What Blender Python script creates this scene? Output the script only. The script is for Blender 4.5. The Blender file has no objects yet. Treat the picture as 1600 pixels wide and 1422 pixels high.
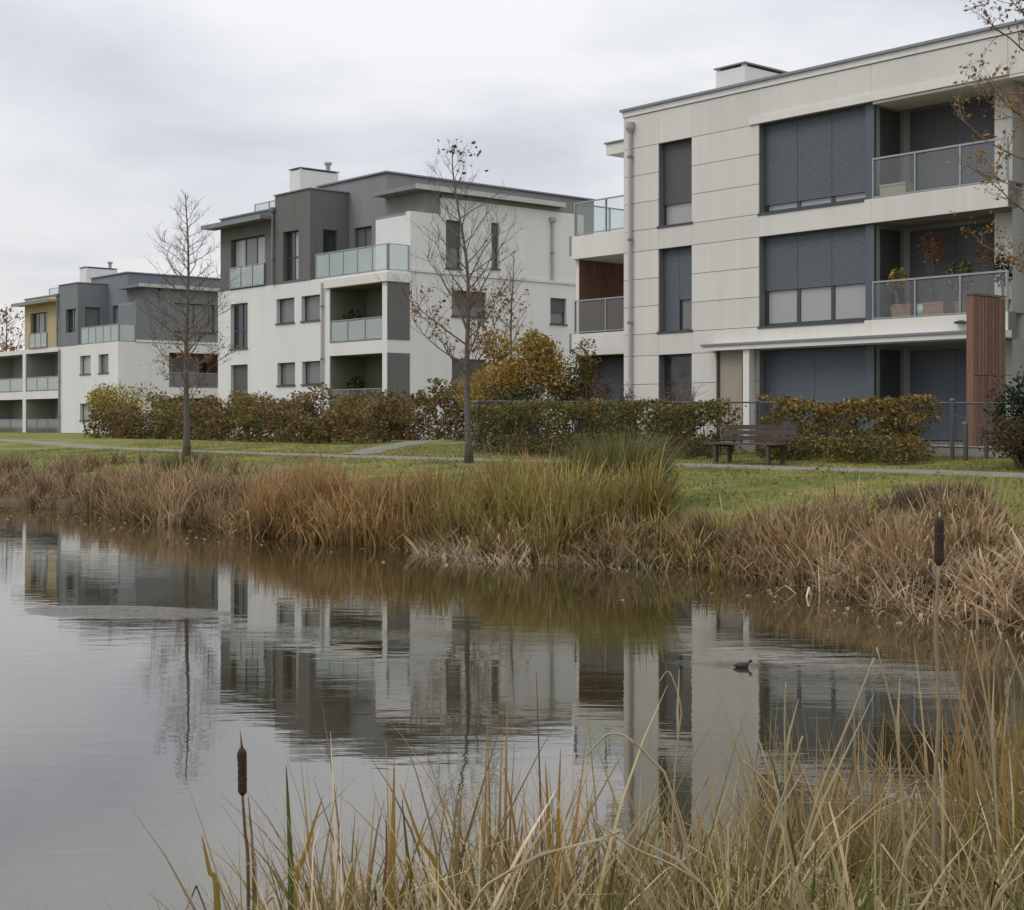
import bpy, bmesh, math, random
import numpy as np
from mathutils import Vector, noise as mnoise

# ---------------------------------------------------------------- camera, sky, sun, exposure
scene = bpy.context.scene
COL = scene.collection
random.seed(7)
RNG = np.random.default_rng(11)
YAW = math.radians(49.3)          # world x runs along the facades, world y runs from the pond to the houses
CS, SN = math.sin(YAW), math.cos(YAW)
EYE = 1.9
cd = bpy.data.cameras.new('camera')
cam = bpy.data.objects.new('camera', cd)
COL.objects.link(cam)
cam.location = (0, 0, EYE)
cam.rotation_euler = (math.radians(90), 0, YAW)
cd.sensor_width = 36
cd.lens = 52.335
cd.shift_y = -49 / 1600
cd.clip_start = 0.05
cd.clip_end = 3000
scene.camera = cam

SUN_EL, SUN_AZ = math.radians(48), math.radians(205)   # azimuth measured from +y clockwise
world = bpy.data.worlds.new('World')
scene.world = world
world.use_nodes = True
wt = world.node_tree
wt.nodes.clear()
def wn(t, **k):
    n = wt.nodes.new(t)
    for a, b in k.items(): setattr(n, a, b)
    return n
def wl(a, b): wt.links.new(a, b)
def wmath(op, a, b=None):
    n = wn('ShaderNodeMath', operation=op)
    for i, v in enumerate((a, b)):
        if v is None: continue
        if isinstance(v, (int, float)): n.inputs[i].default_value = v
        else: wl(v, n.inputs[i])
    return n.outputs[0]
tc = wn('ShaderNodeTexCoord')
sep = wn('ShaderNodeSeparateXYZ'); wl(tc.outputs['Generated'], sep.inputs[0])
zc = wmath('MAXIMUM', sep.outputs[2], 0.0)
den = wmath('ADD', zc, 0.16)
comb = wn('ShaderNodeCombineXYZ')
wl(wmath('DIVIDE', sep.outputs[0], den), comb.inputs[0])
wl(wmath('DIVIDE', sep.outputs[1], den), comb.inputs[1])
n1 = wn('ShaderNodeTexNoise'); n1.inputs['Scale'].default_value = 1.05; n1.inputs['Detail'].default_value = 5; n1.inputs['Roughness'].default_value = 0.5; n1.inputs['Distortion'].default_value = 0.35
mp = wn('ShaderNodeMapping'); mp.inputs['Location'].default_value = (3.1, 1.7, 0); wl(comb.outputs[0], mp.inputs[0]); wl(mp.outputs[0], n1.inputs['Vector'])
ramp = wn('ShaderNodeValToRGB')
ramp.color_ramp.elements[0].position = 0.38; ramp.color_ramp.elements[0].color = (0.625, 0.655, 0.725, 1)
ramp.color_ramp.elements[1].position = 0.60; ramp.color_ramp.elements[1].color = (0.88, 0.885, 0.90, 1)
wl(n1.outputs['Fac'], ramp.inputs[0])
# overcast luminance: brighter overhead, a pale warm band low down
lum = wmath('ADD', wmath('MULTIPLY', wmath('MULTIPLY', zc, zc), 1.5), 0.93)
mul = wn('ShaderNodeMix', data_type='RGBA', blend_type='MULTIPLY'); mul.inputs[0].default_value = 1
wl(ramp.outputs[0], mul.inputs[6])
cmb = wn('ShaderNodeCombineColor'); [wl(lum, cmb.inputs[i]) for i in range(3)]
wl(cmb.outputs[0], mul.inputs[7])
low = wn('ShaderNodeMapRange'); low.inputs[1].default_value = 0.0; low.inputs[2].default_value = 0.17; low.inputs[3].default_value = 0.75; low.inputs[4].default_value = 0.0
wl(sep.outputs[2], low.inputs[0])
hz = wn('ShaderNodeMix', data_type='RGBA'); wl(low.outputs[0], hz.inputs[0]); wl(mul.outputs[2], hz.inputs[6]); hz.inputs[7].default_value = (0.86, 0.84, 0.81, 1)
sky = wn('ShaderNodeTexSky', sky_type='NISHITA', sun_disc=False, sun_elevation=SUN_EL, sun_rotation=SUN_AZ)
skb = wn('ShaderNodeBackground'); wl(sky.outputs[0], skb.inputs[0]); skb.inputs[1].default_value = 0.08
clb = wn('ShaderNodeBackground'); wl(hz.outputs[2], clb.inputs[0]); clb.inputs[1].default_value = 1.0
ms = wn('ShaderNodeMixShader'); ms.inputs[0].default_value = 0.93
wl(skb.outputs[0], ms.inputs[1]); wl(clb.outputs[0], ms.inputs[2])
wo = wn('ShaderNodeOutputWorld'); wl(ms.outputs[0], wo.inputs[0])

sd = bpy.data.lights.new('sun', 'SUN'); sd.energy = 0.9; sd.angle = math.radians(25); sd.color = (1, 0.965, 0.92)
sun = bpy.data.objects.new('sun', sd); COL.objects.link(sun)
sdir = Vector((math.sin(SUN_AZ) * math.cos(SUN_EL), math.cos(SUN_AZ) * math.cos(SUN_EL), math.sin(SUN_EL)))
sun.rotation_euler = sdir.to_track_quat('Z', 'Y').to_euler()
sun.location = (0, -20, 40)
scene.view_settings.view_transform = 'Standard'
scene.view_settings.look = 'None'
scene.view_settings.exposure = 0.1
scene.view_settings.gamma = 1
scene.view_settings.use_curve_mapping = False
scene.cycles.max_bounces = 6
scene.cycles.transparent_max_bounces = 16
scene.cycles.sample_clamp_indirect = 4

# ---------------------------------------------------------------- materials
def newmat(name):
    m = bpy.data.materials.new(name); m.use_nodes = True
    nt = m.node_tree; b = nt.nodes['Principled BSDF']
    return m, nt, b
def NN(nt, t, **k):
    n = nt.nodes.new(t)
    for a, v in k.items(): setattr(n, a, v)
    return n
def plain(name, col, rough=0.6, var=0.12, scale=3.0, bump=0.0, bscale=60, metal=0, spec=0.5, streak=False, rnd=0.0):
    m, nt, b = newmat(name)
    b.inputs['Roughness'].default_value = rough; b.inputs['Metallic'].default_value = metal
    b.inputs['Specular IOR Level'].default_value = spec
    tcn = NN(nt, 'ShaderNodeTexCoord')
    mpn = NN(nt, 'ShaderNodeMapping'); nt.links.new(tcn.outputs['Object'], mpn.inputs[0])
    if streak: mpn.inputs['Scale'].default_value = (1, 1, 0.12)
    no = NN(nt, 'ShaderNodeTexNoise'); no.inputs['Scale'].default_value = scale; no.inputs['Detail'].default_value = 6; no.inputs['Roughness'].default_value = 0.65
    nt.links.new(mpn.outputs[0], no.inputs['Vector'])
    fac = no.outputs['Fac']
    if streak:   # narrow rain streaks over the broad tone
        mp2 = NN(nt, 'ShaderNodeMapping'); mp2.inputs['Scale'].default_value = (1, 1, 0.05); nt.links.new(tcn.outputs['Object'], mp2.inputs[0])
        ns = NN(nt, 'ShaderNodeTexNoise'); ns.inputs['Scale'].default_value = 7; ns.inputs['Detail'].default_value = 5; nt.links.new(mp2.outputs[0], ns.inputs['Vector'])
        av = NN(nt, 'ShaderNodeMix', data_type='FLOAT'); av.inputs[0].default_value = .3; nt.links.new(no.outputs['Fac'], av.inputs[2]); nt.links.new(ns.outputs['Fac'], av.inputs[3]); fac = av.outputs[0]
    r = NN(nt, 'ShaderNodeValToRGB')
    r.color_ramp.elements[0].position = 0.36 if streak else 0.3; r.color_ramp.elements[1].position = 0.62 if streak else 0.7
    r.color_ramp.elements[0].color = tuple(c * (1 - var) for c in col) + (1,)
    r.color_ramp.elements[1].color = tuple(min(1, c * (1 + var)) for c in col) + (1,)
    if rnd:
        oi = NN(nt, 'ShaderNodeObjectInfo'); ma = NN(nt, 'ShaderNodeMath', operation='MULTIPLY_ADD'); nt.links.new(oi.outputs['Random'], ma.inputs[0]); ma.inputs[1].default_value = rnd; nt.links.new(fac, ma.inputs[2]); sbt = NN(nt, 'ShaderNodeMath', operation='SUBTRACT'); nt.links.new(ma.outputs[0], sbt.inputs[0]); sbt.inputs[1].default_value = rnd / 2; nt.links.new(sbt.outputs[0], r.inputs[0])
    else: nt.links.new(fac, r.inputs[0])
    nt.links.new(r.outputs[0], b.inputs['Base Color'])
    if bump:
        n2 = NN(nt, 'ShaderNodeTexNoise'); n2.inputs['Scale'].default_value = bscale; n2.inputs['Detail'].default_value = 4
        nt.links.new(tcn.outputs['Object'], n2.inputs['Vector'])
        bp = NN(nt, 'ShaderNodeBump'); bp.inputs['Strength'].default_value = bump; bp.inputs['Distance'].default_value = 0.02
        nt.links.new(n2.outputs['Fac'], bp.inputs['Height']); nt.links.new(bp.outputs[0], b.inputs['Normal'])
    return m
M = {}
M['panel'] = plain('cladding_panel', (0.575, 0.555, 0.51), 0.7, 0.055, 1.2, streak=True, rnd=0.2)
M['joint'] = plain('panel_backing', (0.16, 0.155, 0.15), 0.9)
M['white'] = plain('white_render', (0.645, 0.637, 0.625), 0.85, 0.05, 0.9, 0.15, 40, streak=True)
M['slab'] = plain('painted_concrete', (0.64, 0.62, 0.58), 0.8, 0.05, 1.3, 0.1, 30, streak=True)
M['grey'] = plain('grey_render', (0.205, 0.205, 0.205), 0.85, 0.06, 0.8, 0.15, 40, streak=True)
M['dgrey'] = plain('dark_grey_render', (0.125, 0.124, 0.12), 0.85, 0.07, 0.8, 0.15, 40, streak=True)
M['bgrey'] = plain('blue_grey_render', (0.17, 0.18, 0.195), 0.85, 0.07, 0.8, streak=True)
M['tan'] = plain('tan_render', (0.42, 0.34, 0.21), 0.85, 0.08, 0.8, streak=True)
M['shutter'] = plain('shutter_slat_paint', (0.078, 0.094, 0.111), 0.45, 0.06, 0.8)
M['shutterg'] = plain('brown_grey_shutter_paint', (0.075, 0.073, 0.075), 0.5, 0.06, 0.8)
M['frame'] = plain('anthracite_frame', (0.045, 0.052, 0.06), 0.4, 0.06, 2)
M['wframe'] = plain('pale_frame', (0.45, 0.45, 0.44), 0.5, 0.06, 2)
M['steel'] = plain('brushed_steel', (0.30, 0.32, 0.33), 0.35, 0.08, 4, metal=0.6)
M['zinc'] = plain('zinc_flashing', (0.20, 0.215, 0.23), 0.5, 0.1, 3, metal=0.3)
M['pipe'] = plain('pale_grey_downpipe', (0.40, 0.39, 0.37), 0.5, 0.08, 3)
M['roof'] = plain('roof_gravel', (0.25, 0.25, 0.24), 0.95, 0.15, 5)
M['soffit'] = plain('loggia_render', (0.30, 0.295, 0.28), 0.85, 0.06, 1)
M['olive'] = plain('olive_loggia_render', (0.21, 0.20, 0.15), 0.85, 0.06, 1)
M['beige'] = plain('beige_fabric', (0.30, 0.265, 0.215), 0.9, 0.08, 3)
M['fence'] = plain('fence_metal', (0.06, 0.068, 0.07), 0.5, 0.1, 4)
M['terracotta'] = plain('terracotta', (0.36, 0.20, 0.14), 0.8, 0.12, 6)
M['potwhite'] = plain('glazed_white', (0.7, 0.7, 0.68), 0.3, 0.05, 6)
M['crate'] = plain('pale_wood', (0.42, 0.36, 0.24), 0.8, 0.15, 8)
M['interior'] = plain('room_interior', (0.035, 0.033, 0.03), 0.9)

def woodmat(name, col, var=0.35, axis=2):
    m, nt, b = newmat(name)
    b.inputs['Roughness'].default_value = 0.75
    tcn = NN(nt, 'ShaderNodeTexCoord'); oi = NN(nt, 'ShaderNodeObjectInfo')
    mpn = NN(nt, 'ShaderNodeMapping'); sc = [22, 22, 22]; sc[axis] = 1.6; mpn.inputs['Scale'].default_value = sc
    nt.links.new(tcn.outputs['Object'], mpn.inputs[0])
    no = NN(nt, 'ShaderNodeTexNoise'); no.inputs['Scale'].default_value = 1.0; no.inputs['Detail'].default_value = 5
    nt.links.new(mpn.outputs[0], no.inputs['Vector'])
    ad = NN(nt, 'ShaderNodeMath', operation='MULTIPLY_ADD'); nt.links.new(oi.outputs['Random'], ad.inputs[0]); ad.inputs[1].default_value = 0.45; nt.links.new(no.outputs['Fac'], ad.inputs[2])
    r = NN(nt, 'ShaderNodeValToRGB'); r.color_ramp.elements[0].position = 0.3; r.color_ramp.elements[1].position = 1.0
    r.color_ramp.elements[0].color = tuple(c * (1 - var) for c in col) + (1,); r.color_ramp.elements[1].color = tuple(c * (1 + var) for c in col) + (1,)
    nt.links.new(ad.outputs[0], r.inputs[0]); nt.links.new(r.outputs[0], b.inputs['Base Color'])
    return m
M['wood'] = woodmat('red_brown_timber', (0.155, 0.084, 0.056))
M['bench'] = woodmat('weathered_bench_wood', (0.062, 0.044, 0.033), 0.3, 0)
M['bark'] = plain('bark', (0.11, 0.095, 0.078), 0.95, 0.35, 14, 0.6, 40)
M['twig'] = plain('twig_bark', (0.125, 0.10, 0.082), 0.95, 0.3, 8)

def panemat(name, base, rough, spec=0.6):
    m, nt, b = newmat(name)
    b.inputs['Base Color'].default_value = base + (1,); b.inputs['Roughness'].default_value = rough
    b.inputs['IOR'].default_value = 1.5; b.inputs['Specular IOR Level'].default_value = spec
    tcn = NN(nt, 'ShaderNodeTexCoord'); no = NN(nt, 'ShaderNodeTexNoise'); no.inputs['Scale'].default_value = 0.9
    nt.links.new(tcn.outputs['Object'], no.inputs['Vector'])
    bp = NN(nt, 'ShaderNodeBump'); bp.inputs['Strength'].default_value = 0.08; bp.inputs['Distance'].default_value = 0.03
    nt.links.new(no.outputs['Fac'], bp.inputs['Height']); nt.links.new(bp.outputs[0], b.inputs['Normal'])
    return m
M['pane'] = panemat('window_glass', (0.030, 0.034, 0.037), 0.05)
M['panecurtain'] = panemat('curtained_glass', (0.33, 0.335, 0.33), 0.25)
M['panegrey'] = panemat('net_curtain_glass', (0.15, 0.155, 0.155), 0.2)
def railglass(name, tint, milk, milkfac):
    m, nt, b = newmat(name)
    nt.nodes.remove(b); out = [n for n in nt.nodes if n.type == 'OUTPUT_MATERIAL'][0]
    tr = NN(nt, 'ShaderNodeBsdfTransparent'); tr.inputs[0].default_value = tint + (1,)
    df = NN(nt, 'ShaderNodeBsdfDiffuse'); df.inputs[0].default_value = milk + (1,)
    gl = NN(nt, 'ShaderNodeBsdfGlossy'); gl.inputs['Roughness'].default_value = 0.04
    m1 = NN(nt, 'ShaderNodeMixShader'); m1.inputs[0].default_value = milkfac
    nt.links.new(tr.outputs[0], m1.inputs[1]); nt.links.new(df.outputs[0], m1.inputs[2])
    lw = NN(nt, 'ShaderNodeLayerWeight'); lw.inputs[0].default_value = 0.5
    pw = NN(nt, 'ShaderNodeMath', operation='POWER'); nt.links.new(lw.outputs['Facing'], pw.inputs[0]); pw.inputs[1].default_value = 4.5
    fr = NN(nt, 'ShaderNodeMath', operation='MULTIPLY_ADD'); nt.links.new(pw.outputs[0], fr.inputs[0]); fr.inputs[1].default_value = 0.9; fr.inputs[2].default_value = 0.045
    m2 = NN(nt, 'ShaderNodeMixShader'); nt.links.new(fr.outputs[0], m2.inputs[0]); nt.links.new(m1.outputs[0], m2.inputs[1]); nt.links.new(gl.outputs[0], m2.inputs[2])
    nt.links.new(m2.outputs[0], out.inputs[0])
    return m
M['glass'] = railglass('clear_railing_glass', (0.93, 0.955, 0.95), (0.40, 0.42, 0.43), 0.05)
M['milk'] = railglass('milky_sky_railing_glass', (0.92, 0.955, 0.95), (0.62, 0.69, 0.675), 0.36)  # frosted glass; sky reflection is also painted into its pale teal

def attrmat(name, rough=0.65, trans=0.3, spec=0.3):
    m, nt, b = newmat(name)
    out = [n for n in nt.nodes if n.type == 'OUTPUT_MATERIAL'][0]
    at = NN(nt, 'ShaderNodeAttribute', attribute_name='Col')
    nt.links.new(at.outputs['Color'], b.inputs['Base Color']); b.inputs['Roughness'].default_value = rough
    b.inputs['Specular IOR Level'].default_value = spec
    if trans:
        t = NN(nt, 'ShaderNodeBsdfTranslucent'); nt.links.new(at.outputs['Color'], t.inputs[0])
        mx = NN(nt, 'ShaderNodeMixShader'); mx.inputs[0].default_value = trans
        nt.links.new(b.outputs[0], mx.inputs[1]); nt.links.new(t.outputs[0], mx.inputs[2]); nt.links.new(mx.outputs[0], out.inputs[0])
    return m
M['leaf'] = attrmat('leaf'); M['blade'] = attrmat('reed_blade', 0.6, 0.25)

# ground: short turf, going to brown litter towards the water's edge and gravel-free soil
def groundmat():
    m, nt, b = newmat('turf')
    L = nt.links.new
    b.inputs['Roughness'].default_value = 0.95; b.inputs['Specular IOR Level'].default_value = 0.2
    tcn = NN(nt, 'ShaderNodeTexCoord'); at = NN(nt, 'ShaderNodeAttribute', attribute_name='litter')
    n1 = NN(nt, 'ShaderNodeTexNoise'); n1.inputs['Scale'].default_value = 0.55; n1.inputs['Detail'].default_value = 8; n1.inputs['Roughness'].default_value = 0.7
    n2 = NN(nt, 'ShaderNodeTexNoise'); n2.inputs['Scale'].default_value = 9; n2.inputs['Detail'].default_value = 6
    for n in (n1, n2): L(tcn.outputs['Object'], n.inputs['Vector'])
    r = NN(nt, 'ShaderNodeValToRGB'); r.color_ramp.elements[0].position = 0.38; r.color_ramp.elements[1].position = 0.62
    r.color_ramp.elements[0].color = (0.075, 0.092, 0.018, 1); r.color_ramp.elements[1].color = (0.195, 0.175, 0.046, 1)
    L(n1.outputs['Fac'], r.inputs[0])
    r2 = NN(nt, 'ShaderNodeValToRGB'); r2.color_ramp.elements[0].position = 0.3; r2.color_ramp.elements[1].position = 0.75
    r2.color_ramp.elements[0].color = (0.04, 0.03, 0.018, 1); r2.color_ramp.elements[1].color = (0.13, 0.09, 0.05, 1)
    L(n2.outputs['Fac'], r2.inputs[0])
    mx = NN(nt, 'ShaderNodeMix', data_type='RGBA')
    ad = NN(nt, 'ShaderNodeMath', operation='MULTIPLY_ADD', use_clamp=True); L(n2.outputs['Fac'], ad.inputs[0]); ad.inputs[1].default_value = 0.8
    sb = NN(nt, 'ShaderNodeMath', operation='MULTIPLY_ADD'); L(at.outputs['Fac'], sb.inputs[0]); sb.inputs[1].default_value = 1.8; sb.inputs[2].default_value = -0.8
    L(sb.outputs[0], ad.inputs[2]); L(ad.outputs[0], mx.inputs[0]); L(r.outputs[0], mx.inputs[6]); L(r2.outputs[0], mx.inputs[7])
    L(mx.outputs[2], b.inputs['Base Color'])
    bp = NN(nt, 'ShaderNodeBump'); bp.inputs['Strength'].default_value = 0.6; bp.inputs['Distance'].default_value = 0.05
    n3 = NN(nt, 'ShaderNodeTexNoise'); n3.inputs['Scale'].default_value = 25; n3.inputs['Detail'].default_value = 5; L(tcn.outputs['Object'], n3.inputs['Vector'])
    L(n3.outputs['Fac'], bp.inputs['Height']); L(bp.outputs[0], b.inputs['Normal'])
    return m
M['ground'] = groundmat()
M['path'] = plain('gravel_path', (0.155, 0.148, 0.115), 0.95, 0.2, 2.5, 0.4, 60)
M['paving'] = plain('terrace_paving', (0.26, 0.25, 0.23), 0.9, 0.15, 2)

def watermat():
    m, nt, b = newmat('pond_water')
    L = nt.links.new
    b.inputs['Base Color'].default_value = (0.027, 0.0225, 0.0095, 1)
    b.inputs['Roughness'].default_value = 0.0; b.inputs['IOR'].default_value = 2.3; b.inputs['Specular IOR Level'].default_value = 0.5
    tcn = NN(nt, 'ShaderNodeTexCoord')
    mp0 = NN(nt, 'ShaderNodeMapping'); mp0.inputs['Rotation'].default_value = (0, 0, -YAW); L(tcn.outputs['Object'], mp0.inputs[0])
    # long low ripples lying across the line of sight
    mpa = NN(nt, 'ShaderNodeMapping'); mpa.inputs['Scale'].default_value = (0.9, 3.2, 1); L(mp0.outputs[0], mpa.inputs[0])
    na = NN(nt, 'ShaderNodeTexNoise'); na.inputs['Scale'].default_value = 1.6; na.inputs['Detail'].default_value = 3; na.inputs['Roughness'].default_value = 0.45; na.inputs['Distortion'].default_value = 0.4
    L(mpa.outputs[0], na.inputs['Vector'])
    mpb = NN(nt, 'ShaderNodeMapping'); mpb.inputs['Scale'].default_value = (2.5, 14, 1); L(mp0.outputs[0], mpb.inputs[0])
    nb = NN(nt, 'ShaderNodeTexNoise'); nb.inputs['Scale'].default_value = 1.5; nb.inputs['Detail'].default_value = 3
    L(mpb.outputs[0], nb.inputs['Vector'])
    # where the breeze touches the pond
    nm = NN(nt, 'ShaderNodeTexNoise'); nm.inputs['Scale'].default_value = 0.22; nm.inputs['Detail'].default_value = 2
    mpm = NN(nt, 'ShaderNodeMapping'); mpm.inputs['Scale'].default_value = (0.5, 1.6, 1); L(mp0.outputs[0], mpm.inputs[0]); L(mpm.outputs[0], nm.inputs['Vector'])
    br = NN(nt, 'ShaderNodeMapRange'); br.inputs[1].default_value = 0.42; br.inputs[2].default_value = 0.68; br.inputs[3].default_value = 0.004; br.inputs[4].default_value = 0.035
    L(nm.outputs['Fac'], br.inputs[0])
    def spot(cx, cy, rx, ry, amp):
        geo = NN(nt, 'ShaderNodeMapping'); geo.vector_type = 'TEXTURE'
        geo.inputs['Location'].default_value = (cx, cy, 0); geo.inputs['Rotation'].default_value = (0, 0, YAW + math.radians(-12)); geo.inputs['Scale'].default_value = (rx, ry, 1)
        L(tcn.outputs['Object'], geo.inputs[0])
        nz = NN(nt, 'ShaderNodeTexNoise'); nz.inputs['Scale'].default_value = 1.3; nz.inputs['Detail'].default_value = 3; L(geo.outputs[0], nz.inputs['Vector'])
        av = NN(nt, 'ShaderNodeVectorMath', operation='MULTIPLY_ADD'); L(nz.outputs['Color'], av.inputs[0]); av.inputs[1].default_value = (0.7, 0.7, 0); L(geo.outputs[0], av.inputs[2])
        sv = NN(nt, 'ShaderNodeVectorMath', operation='SUBTRACT'); L(av.outputs[0], sv.inputs[0]); sv.inputs[1].default_value = (0.35, 0.35, 0)
        fl = NN(nt, 'ShaderNodeVectorMath', operation='MULTIPLY'); L(sv.outputs[0], fl.inputs[0]); fl.inputs[1].default_value = (1, 1, 0)
        ln = NN(nt, 'ShaderNodeVectorMath', operation='LENGTH'); L(fl.outputs[0], ln.inputs[0])
        mr = NN(nt, 'ShaderNodeMapRange'); mr.inputs[1].default_value = 0.25; mr.inputs[2].default_value = 1.0; mr.inputs[3].default_value = amp; mr.inputs[4].default_value = 0
        L(ln.outputs['Value'], mr.inputs[0]); return mr.outputs[0]
    s1 = spot(-13.9, 6.85, 1.15, 0.5, 2.2)
    s2 = spot(-10.4, 8.3, 2.2, 0.5, 0.07)
    s3 = spot(-6.6, 9.2, 1.6, 0.55, 0.06)
    s4 = spot(-7.75, 8.95, 0.55, 0.22, 0.22)
    def add(a, c):
        n = NN(nt, 'ShaderNodeMath', operation='ADD'); L(a, n.inputs[0]); L(c, n.inputs[1]); return n.outputs[0]
    fine = add(add(br.outputs[0], s1), add(add(s2, s3), s4))
    bp1 = NN(nt, 'ShaderNodeBump'); bp1.inputs['Strength'].default_value = 0.024; bp1.inputs['Distance'].default_value = 0.05; L(na.outputs['Fac'], bp1.inputs['Height'])
    bp2 = NN(nt, 'ShaderNodeBump'); bp2.inputs['Distance'].default_value = 0.02; L(nb.outputs['Fac'], bp2.inputs['Height']); L(bp1.outputs[0], bp2.inputs['Normal']); L(fine, bp2.inputs['Strength'])
    L(bp2.outputs[0], b.inputs['Normal'])
    return m
M['water'] = watermat()

# ---------------------------------------------------------------- mesh helpers
class MB:
    def __init__(s): s.v = []; s.f = []; s.c = []
    def quad(s, a, b, c, d, col=None):
        i = len(s.v); s.v += [a, b, c, d]; s.f.append((i, i + 1, i + 2, i + 3)); s.c += [col] * 4
    def box(s, x0, x1, y0, y1, z0, z1):
        i = len(s.v)
        s.v += [(x0, y0, z0), (x1, y0, z0), (x1, y1, z0), (x0, y1, z0), (x0, y0, z1), (x1, y0, z1), (x1, y1, z1), (x0, y1, z1)]
        s.c += [None] * 8
        s.f += [tuple(i + k for k in q) for q in ((0, 3, 2, 1), (4, 5, 6, 7), (0, 1, 5, 4), (1, 2, 6, 5), (2, 3, 7, 6), (3, 0, 4, 7))]
    def tube(s, pts, rad, sides=6, cap=True, col=None):
        pts = [Vector(p) for p in pts]; n = len(pts); base = len(s.v)
        ref = Vector((0.3, 0.9, 0.2))
        for k in range(n):
            d = (pts[min(k + 1, n - 1)] - pts[max(k - 1, 0)])
            if d.length < 1e-9: d = Vector((0, 0, 1))
            d.normalize()
            a = d.cross(ref)
            if a.length < 0.05: a = d.cross(Vector((1, 0, 0)))
            a.normalize(); b = d.cross(a)
            r = rad[k] if hasattr(rad, '__len__') else rad
            for j in range(sides):
                t = 2 * math.pi * j / sides
                s.v.append(tuple(pts[k] + (a * math.cos(t) + b * math.sin(t)) * r)); s.c.append(col)
        for k in range(n - 1):
            for j in range(sides):
                j2 = (j + 1) % sides
                s.f.append((base + k * sides + j, base + k * sides + j2, base + (k + 1) * sides + j2, base + (k + 1) * sides + j))
        if cap:
            s.f.append(tuple(base + j for j in reversed(range(sides))))
            s.f.append(tuple(base + (n - 1) * sides + j for j in range(sides)))
    def lathe(s, prof, cx=0, cy=0, sides=14, col=None):
        base = len(s.v)
        for (r, z) in prof:
            for j in range(sides):
                t = 2 * math.pi * j / sides
                s.v.append((cx + r * math.cos(t), cy + r * math.sin(t), z)); s.c.append(col)
        for k in range(len(prof) - 1):
            for j in range(sides):
                j2 = (j + 1) % sides
                s.f.append((base + k * sides + j, base + k * sides + j2, base + (k + 1) * sides + j2, base + (k + 1) * sides + j))
        s.f.append(tuple(base + j for j in reversed(range(sides))))
        s.f.append(tuple(base + (len(prof) - 1) * sides + j for j in range(sides)))
    def mesh(s, name, mat, smooth=False):
        me = bpy.data.meshes.new(name); me.from_pydata(s.v, [], s.f)
        if any(c is not None for c in s.c):
            a = me.color_attributes.new('Col', 'FLOAT_COLOR', 'POINT')
            a.data.foreach_set('color', np.array([(c or (0.1, 0.1, 0.1)) + (1,) for c in s.c], dtype=np.float32).ravel())
        me.materials.append(mat)
        if smooth: me.polygons.foreach_set('use_smooth', [True] * len(me.polygons))
        me.update(); return me
    def build(s, name, mat, parent=None, smooth=False):
        return link(name, s.mesh(name, mat, smooth), parent)
def link(name, data, parent=None, loc=None):
    o = bpy.data.objects.new(name, data); COL.objects.link(o)
    if parent is not None: o.parent = parent
    if loc is not None: o.location = loc
    return o
def tag(o, label, cat, group=None):
    o['label'] = label; o['category'] = cat
    if group: o['group'] = group
    return o
def thing(name, label, cat, loc=(0, 0, 0), rz=0, group=None):
    o = link(name, None); o.location = loc; o.rotation_euler = (0, 0, rz); o.empty_display_size = 0.3
    return tag(o, label, cat, group)
def structure(o): o['kind'] = 'structure'; return o
def rot2(x, y, a): return x * math.cos(a) - y * math.sin(a), x * math.sin(a) + y * math.cos(a)

def np_mesh(name, verts, faces_flat, nper, cols, mat, parent=None, smooth=False):
    """verts (N,3), faces as flat index array, nper vertices per face"""
    me = bpy.data.meshes.new(name)
    nv = len(verts); nf = len(faces_flat) // nper
    me.vertices.add(nv); me.vertices.foreach_set('co', np.asarray(verts, dtype=np.float32).ravel())
    me.loops.add(nf * nper); me.loops.foreach_set('vertex_index', np.asarray(faces_flat, dtype=np.int32))
    me.polygons.add(nf); me.polygons.foreach_set('loop_start', np.arange(0, nf * nper, nper, dtype=np.int32))
    if smooth: me.polygons.foreach_set('use_smooth', np.ones(nf, dtype=bool))
    if cols is not None:
        a = me.color_attributes.new('Col', 'FLOAT_COLOR', 'POINT')
        cc = np.ones((nv, 4), dtype=np.float32); cc[:, :3] = np.clip(cols, 0, 1); a.data.foreach_set('color', cc.ravel())
    me.materials.append(mat); me.update(calc_edges=True); me.validate()
    return link(name, me, parent)

def leaves(name, cen, size, cols, mat, parent=None, flat=0.0):
    """one folded leaf (two quads' worth as 4-vert rhombus x2 tris) per centre, random orientation"""
    n = len(cen); cen = np.asarray(cen)
    d = RNG.normal(size=(n, 3)); d[:, 2] *= (1 - flat); d /= np.linalg.norm(d, axis=1)[:, None]
    e = RNG.normal(size=(n, 3)); e -= (e * d).sum(1)[:, None] * d; e /= np.linalg.norm(e, axis=1)[:, None]
    nn = np.cross(d, e)
    L = (size * RNG.uniform(0.65, 1.35, n))[:, None]; W = L * RNG.uniform(0.45, 0.7, (n, 1))
    v = np.stack([cen - d * L * .5, cen + e * W * .5 + nn * L * .10, cen + d * L * .5, cen - e * W * .5 + nn * L * .10], 1).reshape(-1, 3)
    idx = np.arange(n)[:, None] * 4
    f = np.concatenate([idx + np.array([[0, 1, 2]]), idx + np.array([[0, 2, 3]])], 1).ravel()
    c = np.repeat(np.asarray(cols), 4, axis=0)
    return np_mesh(name, v, f, 3, c, mat, parent)

def palette(n, cols, weights=None, jit=0.22):
    cols = np.array(cols); k = RNG.choice(len(cols), n, p=None if weights is None else np.array(weights) / sum(weights))
    c = cols[k] * RNG.uniform(1 - jit, 1 + jit, (n, 1)) * RNG.uniform(0.93, 1.07, (n, 3))
    return c

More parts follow.
